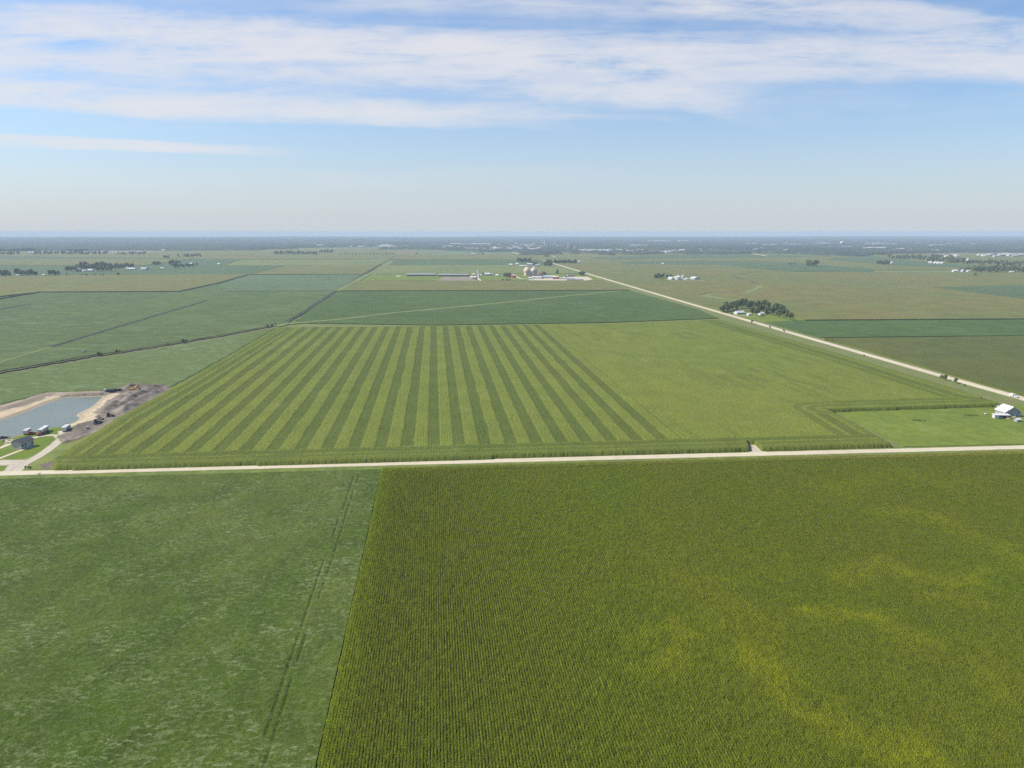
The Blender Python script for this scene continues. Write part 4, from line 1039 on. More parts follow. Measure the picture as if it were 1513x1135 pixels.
hpx('poultry_shed', 'long bright white shed in the green beans at the left', 'shed', 186, 399, 199, 399, 14, 4, 3, WHITE, WHITE)
hpx('machine_shed', 'blue grey roofed shed right of the long bright white shed', 'shed', 207, 398.6, 215, 398.9, 14, 4, 3, GREYM, BLUEG)
hpx('small_barn', 'small barn with a white roof and dark side near the highway', 'barn', 234.5, 398.3, 238.5, 398.6, 10, 4, 3, DIRTY, WHITE, ridge_x=False)
hpx('low_shed', 'low pale shed near the left edge clumps', 'shed', 62, 407.8, 66, 407.8, 8, 3, 1.5, CREAM, WHITE)
hpx('low_shed', 'low pale shed before the second clump from the left', 'shed', 24, 408.4, 29, 408.3, 8, 3, 1.5, CREAM, WHITE)
hpx('white_barn', 'white barn beside the trees right of the highway', 'barn', 280, 391.2, 284, 391.2, 10, 4, 3, WHITE, WHITE)
hpx('white_barn', 'tiny white shed on the line right of the highway grove', 'barn', 321, 392, 324.5, 392, 10, 4, 3, WHITE, WHITE)
hpx('large_shed', 'bright white industrial shed at far left, first of two', 'shed', 41, 375.2, 44.5, 375.2, 25, 8, 4, WHITE, WHITE, group=None)
hpx('large_shed', 'bright white industrial shed at far left, right of its twin', 'shed', 46.5, 375.2, 51, 375.2, 25, 8, 4, WHITE, WHITE)
hpx('large_shed', 'white building in front of the far woods at the left centre', 'shed', 238, 371.4, 243, 371.4, 25, 8, 3, WHITE, WHITE)
grove([(0, 376.5, 30, 377.5), (52, 375.5, 60, 377), (63, 375, 160, 376.8)], 42, 'tree of the hazy belt crossing the fields at far left', 'hazy tree belt at far left', (1.0, 1.6))
grove([(175, 376, 186, 377), (192, 375.5, 215, 376.6)], 14, 'tree of the hazy clumps right of the far left belt', 'hazy clumps right of the belt', (.9, 1.3))
slab('bare_ground', [(60, 371.2), (130, 368.4), (200, 369.2), (245, 372.2), (160, 374), (120, 372)], M['bare'], 1.3)
grove([(405, 375.4, 470, 376.6), (472, 373, 492, 374.2)], 40, 'tree of the dark belt left of the town', 'dark belt left of the town', (1.0, 1.5))
grove([(500, 376, 582, 376.6)], 22, 'small tree in the thin hedge row left of the centre', 'thin hedge row left of the centre', (.5, .8))
grove([(614.5, 376.6, 616, 377)], 1, 'lone dark tree standing in the far fields left of the centre', None, (1.0, 1.1))
grove([(690, 375.8, 716, 376.2)], 9, 'dark tree by the tan yards just below the town', 'trees by the tan yards below the town', (.6, .9))
# ---- right groves
grove([(1282, 376, 1312, 378), (1312, 380.5, 1370, 383.5), (1325, 381.5, 1365, 384.5)], 44, 'tree of the far creek line at the right behind the white barns', 'creek line behind the white barns', (.9, 1.4))
grove([(1370, 384.5, 1425, 389.5), (1400, 388, 1425, 390)], 42, 'tree of the creek line at the right beyond the four white barns', 'creek line beyond the four white barns', (.9, 1.4))
grove([(1425, 389, 1470, 392), (1470, 391.5, 1513, 395)], 36, 'tree of the creek line toward the right edge of the picture', 'creek line at the right edge', (.9, 1.3))
grove([(1436, 401.8, 1513, 404.2), (1436, 400.5, 1500, 402)], 56, 'tree of the long dark grove at the right edge in the tan corn', 'long dark grove at the right edge', (1.0, 1.45))
grove([(1296, 390.4, 1315, 391.8)], 13, 'tree of the small grove left of the lone white bin at the right', 'small grove left of the lone white bin', (.8, 1.2))
grove([(1419, 401, 1430, 402)], 8, 'tree between the small white sheds at the right', 'trees between the small white sheds', (.8, 1.1))
grove([(1192, 393.5, 1198, 395.3), (1200, 393.5, 1207, 395)], 9, 'tall tree of the lone clump in the far beans right of the centre', 'lone clump in the far beans', (1.1, 1.7))
grove([(1162, 390.8, 1178, 391.6)], 4, 'tiny dark tree left of the lone clump in the far beans', 'tiny trees left of the lone clump', (.5, .7))
grove([(1440, 408.2, 1442, 408.6)], 2, 'small lone dark tree in the tan corn at the right', 'lone trees in the tan corn', (.5, .7))
grove([(1376, 380.4, 1392, 381)], 10, 'dark tree left of the pale hamlet at the right', 'dark trees left of the pale hamlet', (.9, 1.2))
silo('grain_bin', 'lone white bin beside the small grove at the right', 1317.5, 391, 5, 9, 3, WHITE, WHITE)
for i, (x, lab) in enumerate([(1371, 'leftmost and longest of the white barns along the creek'), (1378.5, 'second white barn along the creek at the right'), (1383, 'third white barn along the creek at the right'), (1387.5, 'rightmost white barn along the creek at the right')]):
    hpx('white_barn', lab, 'barn', x, 389.8+.25*i, x+(5.5 if i in (0, 3) else 3), 389.9+.25*i, 16, 5, 3.5, WHITE, WHITE)
silo('grain_bin', 'white bin shining among the creek trees at the right', 1430, 387.5, 6, 12, 3, WHITE, WHITE)
hpx('white_barn', 'long white shed left of the small trees before the right grove', 'shed', 1409, 402.2, 1416, 402.2, 12, 4, 3, WHITE, WHITE)
silo('grain_bin', 'small white bin between the long shed and the right grove', 1422, 402.6, 5, 7, 3, WHITE, WHITE)
hpx('small_barn', 'grey barn at the left end of the right edge grove', 'barn', 1430, 402.4, 1433, 402.4, 12, 4, 3, LGREY, LGREY)
hpx('small_barn', 'white roofed shed at the foot of the right edge grove', 'barn', 1493, 403.6, 1498, 403.6, 10, 4, 2, LGREY, WHITE)
hpx('low_shed', 'tiny white shed in the far bean band right of the centre', 'shed', 977, 390.6, 980.5, 390.7, 9, 3, 1.5, WHITE, WHITE)
ribbon('gravel_road', [(1100, 374.2), (1115, 375.5), (1134, 378.3)], 14, M['gravel'], 1.6)
ribbon('gravel_road', [(840, 378.3), (890, 377.4), (905, 377)], 10, M['gravel'], 1.6)
ribbon('gravel_road', [(790, 380.2), (820, 380.6), (842, 380)], 8, M['gravel'], 1.7)

place_trees(225)
# ---- far woods, town trees, hills
def woods(name, label, poly_px, gap, seed, h=11, kind='stuff', dx=16):
    poly = reg(poly_px, 8)
    yy = [min(b for a, b in poly)-30]
    while yy[-1] < max(b for a, b in poly)+200: yy.append(yy[-1]+22+(yy[-1]-3500)*.010)
    xx = np.arange(min(a for a, b in poly)-50, max(a for a, b in poly)+50, dx)
    A_, B_ = np.meshgrid(xx, np.array(yy), indexing='ij')
    jA = (vnoise(A_, B_, 150, seed)-.5)*260; jB = (vnoise(A_, B_, 150, seed+1)-.5)*260
    k = inside(poly, A_+jA*.6, B_+jB)
    if gap: k &= vnoise(A_, B_*.6, 160, seed+2)*.6+vnoise(A_, B_*.6, 60, seed+3)*.4 > gap
    Z_ = h*(.7+.5*vnoise(A_, B_, 60, seed+4)+.35*rng.random(A_.shape))
    o = grid_mesh(name, xx, np.array(yy), Z_, k, M['forest']); tag(o, label, None, None, kind)
    return o
woods('far_woodland', 'hazy blue wooded bluffs filling the horizon on the left', [(-120, 369.5), (-120, 350.6), (600, 350.6), (600, 361), (540, 363.5), (460, 364.5), (380, 368.5), (200, 369)], 0, 200, 13)
woods('town_trees', 'hazy tree canopy all over the distant town and beyond on the right', [(560, 367.5), (590, 360.5), (600, 350.8), (1640, 350.8), (1640, 374), (1500, 371), (1320, 372.5), (1270, 377), (1180, 373.5), (1110, 373.5), (900, 375), (860, 373), (790, 376), (760, 371), (700, 369.5), (640, 367.5)], .36, 300, 10)
def hills(name, y0, y1, hmax, seed, x0=-13500, x1=17500):
    xx = np.arange(x0, x1, 60.); yy = np.linspace(y0, y1, 14)
    A_, B_ = np.meshgrid(xx, yy, indexing='ij')
    t = (B_-y0)/(y1-y0)
    Z_ = hmax*np.sin(t*math.pi)**.7*(.45+.55*vnoise(A_, B_, 1500, seed)+.12*vnoise(A_, B_, 260, seed+1))
    o = grid_mesh(name, xx, yy, Z_, np.ones(A_.shape, bool), M['forest']); tag(o, kind='structure')
hills('hills', 16500, 20200, 24, 400)
hills('hills', 9800, 12500, 34, 410, -9000, -900)

# ---- town buildings
WALLS = [WHITE, WHITE, WHITE, CREAM, GREYM, REDB, TANM]; ROOFS = [WHITE, WHITE, LGREY, LGREY, CREAM, BROWN_, BLUEG]
BP = []
def simple(*a_): v = P(a_[3], a_[4]); BP.append((a_[5]*a_[7]/v.y**2, a_))
def place_buildings(cap):
    BP.sort(key=lambda t: -t[0])
    for _, a_ in BP[:cap]: simple_now(*a_)
    rest = [simple_now(*a_) for _, a_ in BP[cap:]]
    if not rest: return
    V = []; Fc = []; mi = []; mats = []
    for o in rest:
        k = len(V); mw = o.matrix_basis
        V += [tuple(mw @ v.co) for v in o.data.vertices]
        for p_ in o.data.polygons:
            m_ = o.data.materials[p_.material_index]
            if m_ not in mats: mats.append(m_)
            Fc.append(tuple(i+k for i in p_.vertices)); mi.append(mats.index(m_))
        bpy.data.objects.remove(o)
    o = mesh_obj('distant_houses', V, Fc)
    for m_ in mats: o.data.materials.append(m_)
    o.data.polygons.foreach_set('material_index', mi); tag(o, 'specks of the smallest hazy houses scattered through the distant town', None, None, 'stuff')
def simple_now(name, label, cat, px, py, wm_, dep, h, rh, wall, roof, group):
    v = P(px, py); x, y = v.x, v.y; a = wm_/2
    V = [(-a, 0, 0), (a, 0, 0), (a, 0, h), (-a, 0, h), (-a, dep, 0), (a, dep, 0), (a, dep, h), (-a, dep, h), (-a-.5, dep/2, h+rh), (a+.5, dep/2, h+rh),
         (-a-.5, -.5, h-.05), (a+.5, -.5, h-.05), (-a-.5, dep+.5, h-.05), (a+.5, dep+.5, h-.05), (-a-.5, -.5, h+.25), (a+.5, -.5, h+.25), (-a-.5, dep+.5, h+.25), (a+.5, dep+.5, h+.25)]
    Fc = [(0, 1, 2, 3), (1, 5, 6, 2), (5, 4, 7, 6), (4, 0, 3, 7), (2, 6, 9), (3, 8, 7), (14, 15, 9, 8), (16, 8, 9, 17), (10, 11, 15, 14), (12, 16, 17, 13), (10, 12, 13, 11)]
    o = mesh_obj(name, V, Fc, wall); o.data.materials.append(roof)
    for i in (6, 7, 8, 9): o.data.polygons[i].material_index = 1
    o.location = (x, y, 0); o.rotation_euler = (0, 0, random.uniform(-.1, .1)); tag(o, label, cat, group)
    return o
def row(x0, x1, y0, y1, n, wr, hr, label, group, cat='building', name='town_building', white=False, dep=(10, 22)):
    for i in range(n):
        px = x0+(x1-x0)*(i+random.uniform(.1, .9))/n
        simple(name, label, cat, px, random.uniform(y0, y1), random.uniform(*wr), random.uniform(*dep), random.uniform(*hr), random.uniform(1.5, 4),
               WHITE if white else random.choice(WALLS), random.choice([WHITE, LGREY]) if white else random.choice(ROOFS), group)
row(447, 466, 365, 365.4, 2, (60, 75), (8, 10), 'long white warehouse before the far woods left of the town', 'white warehouses left of the town', white=True, dep=(40, 60))
row(470, 481, 365, 365.4, 1, (50, 60), (13, 15), 'brightest white hall before the far woods left of the town', None, white=True, dep=(40, 60))
row(488, 518, 363.2, 363.8, 4, (40, 70), (8, 11), 'pale hall in the row just left of the tall white elevator', 'pale halls left of the elevator', white=True, dep=(40, 60))
row(518, 542, 364.6, 365.8, 6, (18, 40), (6, 9), 'small pale building at the foot of the tall white elevator', 'buildings at the elevator foot')
row(558, 584, 363, 367.6, 16, (16, 45), (7, 11), 'pale building in the cluster right of the tall white elevator', 'cluster right of the elevator', white=True)
row(584, 645, 364.4, 368, 22, (18, 50), (6, 10), 'pale low building on the left outskirts of the town', 'buildings on the left outskirts')
row(645, 668, 364.8, 367, 7, (18, 34), (8, 11), 'white building between the left outskirts and the long white halls', 'white buildings before the long halls', white=True)
row(666, 722, 362.4, 363.2, 8, (45, 85), (11, 15), 'long white hall in the bright strip of the town', 'long white halls of the town', white=True, dep=(60, 100))
row(664, 735, 365, 370.5, 34, (12, 30), (6, 10), 'small house below the long white halls of the town', 'houses below the long halls')
row(722, 758, 362.5, 371.5, 22, (14, 36), (8, 13), 'pale building between the long halls and the town centre', 'buildings left of the town centre')
row(755, 800, 362, 372, 40, (12, 32), (9, 15), 'building in the bright middle of the town above the domed silos', 'buildings of the town centre')
row(800, 838, 360, 366, 10, (12, 30), (9, 14), 'scattered pale building among the trees right of the town centre', 'scattered buildings right of the centre')
row(850, 905, 371, 374, 30, (11, 24), (8, 11), 'house in the suburb right of the grain mill', 'houses right of the grain mill', 'house', 'house', True)
row(905, 968, 370, 374.4, 36, (11, 26), (7, 10), 'house in the middle of the right suburb', 'houses of the middle suburb', 'house', 'house')
row(976, 1002, 372.5, 374.6, 14, (12, 28), (8, 11), 'pale house just left of the pink roofed block', 'houses left of the pink block', 'house', 'house', True)
row(1015, 1100, 368.5, 374, 24, (11, 26), (7, 10), 'sparse house right of the pink roofed block', 'sparse houses right of the pink block', 'house', 'house')
row(1100, 1225, 367, 371.5, 30, (11, 34), (7, 10), 'low house on the outskirts left of the water tower', 'houses left of the water tower', 'house', 'house')
row(1228, 1262, 366.4, 367.6, 7, (22, 50), (9, 12), 'pale hall just below the round water tower', 'halls below the water tower')
row(1280, 1310, 368.3, 369.2, 4, (40, 60), (9, 12), 'long white hall right of the water tower', 'long halls right of the water tower', white=True, dep=(30, 50))
row(1318, 1358, 369, 371.2, 9, (20, 50), (8, 11), 'pale building of the group past the long halls at the right', 'pale group past the long halls')
row(1384, 1433, 371.2, 372.2, 6, (40, 75), (7, 9), 'very long pale shed in the open fields at the right', 'long pale sheds at the right', white=True, dep=(30, 50))
row(1458, 1513, 368.8, 370.2, 7, (30, 70), (7, 9), 'pale hall near the horizon at the right edge', 'halls near the right edge', white=True)
row(1390, 1416, 378, 380.3, 14, (11, 24), (5, 8), 'house of the pale hamlet in the fields at the right', 'houses of the pale hamlet', 'house', 'house')
row(1448, 1513, 376.6, 380, 24, (12, 30), (6, 9), 'building of the pale village at the right edge', 'buildings of the right edge village')
row(1100, 1200, 361.5, 364, 8, (30, 60), (11, 14), 'pale roof among the far trees left of the water tower', 'pale roofs left of the water tower', white=True)
row(1204, 1228, 360.8, 362, 4, (40, 60), (12, 15), 'white block close to the left of the water tower', 'white blocks beside the water tower', white=True)
row(1280, 1325, 361, 363.5, 7, (30, 60), (11, 15), 'pale block among the trees right of the water tower', 'pale blocks right of the water tower', white=True)
row(966, 993, 357.8, 358.2, 3, (90, 120), (14, 17), 'long bright hall close to the horizon right of the centre', 'bright halls close to the horizon', white=True, dep=(80, 120))
row(1009, 1018, 357.8, 358, 1, (100, 110), (16, 18), 'brightest hall close to the horizon', None, white=True, dep=(80, 120))
row(931, 953, 364.8, 365, 3, (50, 70), (11, 13), 'long white roof among the suburb trees', 'long white roofs in the suburb', white=True, dep=(40, 60))
row(1355, 1440, 361, 364.5, 8, (40, 80), (9, 12), 'faint pale building in the hazy fields near the right horizon', 'faint buildings near the right horizon', white=True)
row(690, 722, 375.6, 376.4, 5, (20, 40), (3, 5), 'tan yard building just below the town', 'tan yard buildings')
def tower(label, px, py, wd, h, mat, name='elevator'):
    v = P(px, py); o = MB().box((0, 0, h/2), (wd, wd, h)).box((0, 0, h+2), (wd*.55, wd*.55, 4)).build(name, mat); o.location = (v.x, v.y, 0); tag(o, label, 'tower')
tower('tall thin white elevator at the left end of the town', 541, 366, 12, 48, WHITE)
tower('white church like tower in the middle of the town', 764, 363.5, 14, 42, WHITE, 'tower')
tower('pale tower block right of the middle of the town', 806, 362.5, 20, 46, LGREY, 'tower')
tower('smaller pale tower left of the grain mill', 820, 363, 18, 30, LGREY, 'tower')
tower('white silo tower of the grain mill', 840, 369, 10, 38, WHITE)
tower('red brown block of the grain mill', 845.5, 369.5, 22, 26, REDB, 'mill')
tower('second pinkish block of the grain mill', 849.5, 370, 16, 24, SALMON, 'mill')
tower('pale block at the left foot of the grain mill', 836.5, 370, 18, 12, LGREY, 'mill')
simple('building', 'pink roofed block at the right end of the suburb', 'building', 1008.5, 373.2, 30, 20, 14, 5, SALMON, SALMON, None)
place_buildings(285)
v = P(1243.5, 367); root = empty('water_tower', (v.x, v.y, 0)); tag(root, 'white round water tower rising above the trees on the right', 'water tower')
MB().lathe([(3, 0), (2, 4), (2, 26), (4, 30)], (0, 0, 0), 16).build('stem', WHITE, root)
MB().lathe([(2, 28), (9, 31), (14.5, 36), (15.5, 40), (14, 45), (9, 49), (2, 51)], (0, 0, 0), 24).build('tank', WHITE, root, smooth=True)

# ================================================================ near left: camp and pond works
A_ = P(31.5, 664.5); B_ = P(50.5, 658.5)
house('cottage', 'dark grey gabled cottage with pale end wall on the lawn beside the pond', 'house', (A_.x, A_.y), (B_.x, B_.y), 6.5, 3.9, 1.5, plain('pale_siding', (.46, .43, .38), .8), DGREY, windows=4, door=True, over=.5)
def wheel(mb_root, x, y, r_=.38, wd=.28):
    w_ = MB().lathe([(r_*.5, -wd/2), (r_, -wd/2*.9), (r_, wd/2*.9), (r_*.5, wd/2)], (x, y, r_), 14, 'y').build('wheel', BLACK, mb_root)
    MB().lathe([(r_*.45, -wd/2-.02), (r_*.45, wd/2+.02)], (x, y, r_), 10, 'y').build('rim', STEEL, w_)
def rv(label, px0, py0, px1, py1, L, W, H_, fifth=False, paint=WHITE, low=None):
    a = P(px0, py0); b = P(px1, py1); d = b-a; root = empty('travel_trailer', (a+b)/2, math.atan2(d.y, d.x)); tag(root, label, 'camper')
    h0 = .75
    prof = [(-L/2, h0), (L/2-(.9 if not fifth else 1.9), h0), (L/2-(.5 if not fifth else 1.9), h0+.8+(0 if not fifth else .3)), (L/2, h0+1.2), (L/2-.1, H_-.35), (L/2-.5, H_), (-L/2+.25, H_), (-L/2, H_-.3)]
    MB().prism(prof, -W/2, W/2).build('body', paint, root, bevel=.06)
    MB().box((-.3, 0, h0-.12), (L*.8, W*.9, .24)).build('chassis', BLACK, root)
    MB().box((-L*.1, -W/2-.02, h0+.55), (L*.82, .05, .55)).build('stripe', low or GREYM, root)
    for x in (-L*.3, -L*.05, L*.22): 
        for s_ in (-1, 1): MB().box((x, s_*(W/2+.02), h0+1.45), (.9, .06, .6)).build('window', GLASS, root)
    MB().box((L*.08, -W/2-.035, h0+1.0), (.7, .05, 1.9)).build('door', LGREY, root)
    for x in (-L*.12, -L*.12-.9):
        for s_ in (-1, 1): wheel(root, x, s_*(W/2-.15))
    MB().box((-L*.15, 0, H_+.14), (.9, .7, .28)).build('air_conditioner', WHITE, root)
    MB().bar((L/2-.6, 0, .55), (L/2+.7, 0, .55), .12).build('hitch', BLACK, root)
    MB().bar((-L*.35, -W/2-.1, H_-.15), (L*.2, -W/2-.1, H_-.15), .16).build('awning', NAVY, root)
    return root
rv('small white boxy camper beside the shore behind the dark cottage', 38.5, 642.5, 43, 639.8, 6.5, 2.5, 2.9, paint=WHITE)
rv('long white camper in the middle of the camp with a maroon pickup before it', 60, 642.5, 70, 636, 11.5, 2.7, 3.2, True, WHITE, MAR)
rv('white camper with dark shaded side at the right end of the lawn drive', 95, 638.5, 101, 634.5, 8, 2.7, 3.1, False, WHITE, NAVY)
def pickup(name, label, px, py, rz, paint, cat='pickup', suv=False, L=5.4):
    v = P(px, py); root = empty(name, (v.x, v.y, 0.08), rz); tag(root, label, cat)
    W = 1.95
    prof = [(-L/2, .5), (L/2, .5), (L/2, .95), (L/2-.15, 1.12), (L/2-1.35, 1.2), (-L/2, 1.2)]
    MB().prism(prof, -W/2, W/2).build('body', paint, root, bevel=.05)
    c0 = -L/2+.2 if suv else -.55
    MB().prism([(c0, 1.2), (L/2-1.3, 1.2), (L/2-1.95, 1.82), (c0+.15, 1.85)], -W/2+.1, W/2-.1).build('cab', paint, root, bevel=.05)
    MB().prism([(c0+.2, 1.28), (L/2-1.55, 1.28), (L/2-2.0, 1.74), (c0+.3, 1.74)], -W/2+.07, W/2-.07).build('window', GLASS, root)
    MB().add([(L/2-1.34, -W/2+.2, 1.24), (L/2-1.34, W/2-.2, 1.24), (L/2-1.9, W/2-.25, 1.8), (L/2-1.9, -W/2+.25, 1.8)], [(0, 1, 2, 3)]).build('windscreen', GLASS, root)
    for x in (-L/2+1, L/2-1):
        for s_ in (-1, 1): wheel(root, x, s_*(W/2-.12), .4, .28)
    for s_ in (-1, 1): MB().box((L/2+.01, s_*.7, .95), (.06, .35, .16)).build('headlight', WHITE, root)
    return root
pickup('pickup', 'maroon pickup parked in front of the long white camper', 60.5, 643.2, 1.1, MAR)
pickup('car', 'red and white car parked right of the small boxy camper', 46.8, 642.2, .8, REDM, 'car', True, 4.6)
# boat on the shore
v = P(5.5, 647.5, -.8); root = empty('boat', (v.x, v.y, -.8), .5); tag(root, 'dark small boat moored on the near shore of the pond', 'boat')
b = MB(); b.add([(-2.2, -.8, .1), (1.2, -.8, .1), (2.6, 0, .35), (1.2, .8, .1), (-2.2, .8, .1), (-2.2, -1.0, .8), (1.4, -1.0, .85), (3.0, 0, 1.0), (1.4, 1.0, .85), (-2.2, 1.0, .8)],
    [(0, 4, 3, 2, 1), (0, 1, 6, 5), (1, 2, 7, 6), (2, 3, 8, 7), (3, 4, 9, 8), (4, 0, 5, 9), (5, 6, 7, 8, 9)]); b.build('hull', NAVY, root)
MB().box((-.6, 0, 1.0), (1.8, 1.5, .4)).build('cover', BLACK, root); MB().box((-2.4, 0, .8), (.4, .4, .9)).build('outboard_motor', BLACK, root)
MB().box((-.6, 0, .5), (.3, 1.7, .8)).build('seat', WOOD, root)
v = P(10.5, 645.5); o = MB().box((0, 0, .25), (3.2, 1.4, .12)).box((-1.4, .5, .08), (.12, .12, .3)).box((1.4, .5, .08), (.12, .12, .3)).build('dock', WOOD); o.location = (v.x, v.y, 0); tag(o, 'little dark wooden dock beside the moored boat', 'dock')
for px, py, lab in ((10.8, 655.4, 'dark picnic table on the pale pad, nearer one'), (13.6, 651, 'dark picnic table on the pale pad, farther one')):
    v = P(px, py); root = empty('picnic_table', (v.x, v.y, .1), .4); tag(root, lab, 'picnic table')
    MB().box((0, 0, .75), (1.9, .8, .07)).build('table_top', WOOD, root)
    for s_ in (-1, 1):
        MB().box((0, s_*.75, .45), (1.9, .28, .06)).build('bench', WOOD, root)
        MB().bar((s_*.7, -.7, 0), (s_*.7, .35, .72), .09).bar((s_*.7, .7, 0), (s_*.7, -.35, .72), .09).build('leg', WOOD, root)
# portable toilet
v = P(130, 635.6); root = empty('portable_toilet', (v.x, v.y, 0), .3); tag(root, 'blue portable toilet with a white roof beside the dirt tracks', 'portable toilet')
MB().box((0, 0, 1.05), (1.25, 1.25, 2.1)).build('cabin', BLUE, root); MB().box((0, 0, 2.22), (1.35, 1.35, .24), taper=.8).build('roof', WHITE, root)
MB().box((0, -.65, 1.0), (.85, .05, 1.85)).build('door', GREYM, root)
# machines
def track(root, y, L, h):
    MB().prism([(-L/2+h*.3, 0), (L/2-h*.3, 0), (L/2, h*.4), (L/2-h*.2, h), (-L/2+h*.2, h), (-L/2, h*.4)], y-.28, y+.28).build('track', BLACK, root)
def digger(label, px, py, rz, paint, s=1.0, z=0.5, name='excavator', zz=None):
    v = P(px, py); root = empty(name, (v.x, v.y, z), rz); root.scale = (s, s, s); tag(root, label, 'excavator')
    for y in (-1.15, 1.15): track(root, y, 4.0, .9)
    MB().box((-.4, 0, 1.55), (3.4, 2.5, 1.1)).build('house', paint, root, bevel=.08)
    c = MB().box((.7, .75, 2.45), (1.5, 1.0, 1.4)).build('cab', paint, root); MB().box((.75, .75, 2.6), (1.56, 1.04, .8)).build('window', GLASS, c)
    MB().bar((1.0, -.1, 1.8), (3.4, -.1, 4.4), .5).build('boom', paint, root)
    MB().bar((3.3, -.1, 4.5), (5.2, -.1, 1.8), .36).build('stick', paint, root)
    MB().box((5.1, -.1, 1.1), (1.1, 1.1, 1.0), taper=.7).build('bucket', BLACK, root)
    MB().box((-1.8, 0, 1.5), (.8, 2.4, 1.0)).build('counterweight', BLACK, root)
def tractor(label, px, py, rz, paint, s=1.0, z=.1, cab=WHITE):
    v = P(px, py); root = empty('tractor', (v.x, v.y, z), rz); root.scale = (s, s, s); tag(root, label, 'tractor')
    MB().box((1.1, 0, 1.35), (2.2, .9, .9)).build('bonnet', paint, root, bevel=.06)
    MB().box((-.7, 0, 1.1), (1.8, 1.2, .8)).build('chassis', paint, root)
    c = MB().box((-.5, 0, 2.2), (1.5, 1.4, 1.3), taper=.9).build('cab', GLASS, root); MB().box((-.5, 0, 2.93), (1.7, 1.6, .16)).build('cab_roof', cab, c)
    for s_ in (-1, 1): wheel(root, -.8, s_*1.05, .85, .5); wheel(root, 1.7, s_*.9, .55, .36)
    MB().box((2.6, 0, .6), (.5, 2.2, .9)).build('loader_bucket', BLACK, root)
    for s_ in (-1, 1): MB().bar((0, s_*.55, 1.6), (2.5, s_*.55, .7), .16).build('loader_arm', paint, root)
tractor('dark tractor with a white cab roof on the dirt track, nearest machine', 143.5, 627, .4, DIRTY, 1.2)
digger('dark excavator between the two tractors on the dirt track', 150, 621.5, 2.6, DIRTY, .72, .1)
tractor('brown wheeled loader farthest right on the edge of the dirt', 162, 617.2, .2, REDB, 1.1, .2, BROWN_)
digger('yellow excavator on top of the dark spoil at the far end of the pond', 196.5, 579.3, .3, YEL, .95, 1.0)
def dumper(label, px, py, rz, cabm, bodym, s=1.0):
    v = P(px, py); root = empty('dump_truck', (v.x, v.y, .4), rz); root.scale = (s, s, s); tag(root, label, 'truck')
    MB().box((0, 0, .85), (7, .9, .3)).build('chassis', BLACK, root)
    c = MB().box((2.7, 0, 1.8), (1.6, 2.3, 1.8)).build('cab', cabm, root, bevel=.06); MB().box((3.1, 0, 2.2), (.86, 2.1, .7)).build('window', GLASS, c)
    MB().prism([(-3.4, 1.1), (1.6, 1.1), (1.7, 2.5), (-3.7, 2.4)], -1.2, 1.2).build('dump_body', bodym, root)
    for x in (2.6, -1.3, -2.5):
        for s_ in (-1, 1): wheel(root, x, s_*1.0, .52, .4)
dumper('dark blue truck with a white front on the far bank of the pond', 161, 580.8, 3.3, WHITE, NAVY, 1.0)
dumper('low dark truck right of the dark blue one on the far bank', 174, 579.2, .1, NAVY, BLACK, .8)
# irrigation gun with spray
v = P(123.5, 520.2, .9); root = empty('irrigation_gun', (v.x, v.y, 0), .4); tag(root, 'white wheeled irrigation gun spraying water over the green beans', 'irrigation gun')
MB().box((0, 0, 1.3), (2.6, 1.4, .8)).build('frame', WHITE, root); MB().bar((0, 0, 1.6), (-1.4, -.4, 3.4), .3).build('nozzle', WHITE, root)
MB().lathe([(1.2, -.5), (1.2, .5)], (.6, 0, 2.2), 14, 'y').build('hose_reel', WHITE, root)
for x in (-1, 1):
    for s_ in (-1, 1): wheel(root, x, s_*.9, .6, .3)
b = MB()
for k in range(420):
    t = random.random(); sp_r = t*5.5; q = random.uniform(-1, 1)*sp_r*.55
    x = -1.4-t*15; z = 3.3+t*3.0-t*t*5.3+random.uniform(-.9, .9)*t; y = -t*7+q
    s_ = random.uniform(.04, .11)
    b.add([(x, y, z), (x+s_, y, z+s_*.4), (x+s_, y+s_, z), (x, y+s_*.6, z-s_*.7)], [(0, 1, 2), (0, 2, 3), (0, 3, 1), (1, 3, 2)])
b.build('water_spray', plain('spray_water', (.8, .82, .84), .4, .3), root)
# small posts on the near road
v = P(1184.5, 664.2); root = empty('road_marker', (v.x, v.y, 0)); tag(root, 'thin white marker post at the field edge beside the near gravel road', 'post')
MB().bar((0, 0, 0), (0, 0, 2.6), .16).build('post', WHITE, root); MB().box((0, -.1, 2.4), (.7, .05, .7)).build('sign_plate', WHITE, root)
v = P(58.5, 703.4); root = empty('mailbox', (v.x, v.y, 0)); tag(root, 'white mailbox on the verge of the near gravel road by the drive', 'mailbox')
MB().box((0, 0, .55), (.12, .12, 1.1)).build('post', WOOD, root); MB().box((0, 0, 1.25), (1.3, .5, .5)).build('box', WHITE, root)
# near drive weeds
for px, py in ((42.5, 692.5), (45.5, 693), (38, 691.5)):
    v = P(px, py); put_tree(SHR[0], v.x, v.y, .3, 'low weedy bush at the corner of the camp drive and the road', 'weeds at the drive corner', 'shrub', 'shrub')

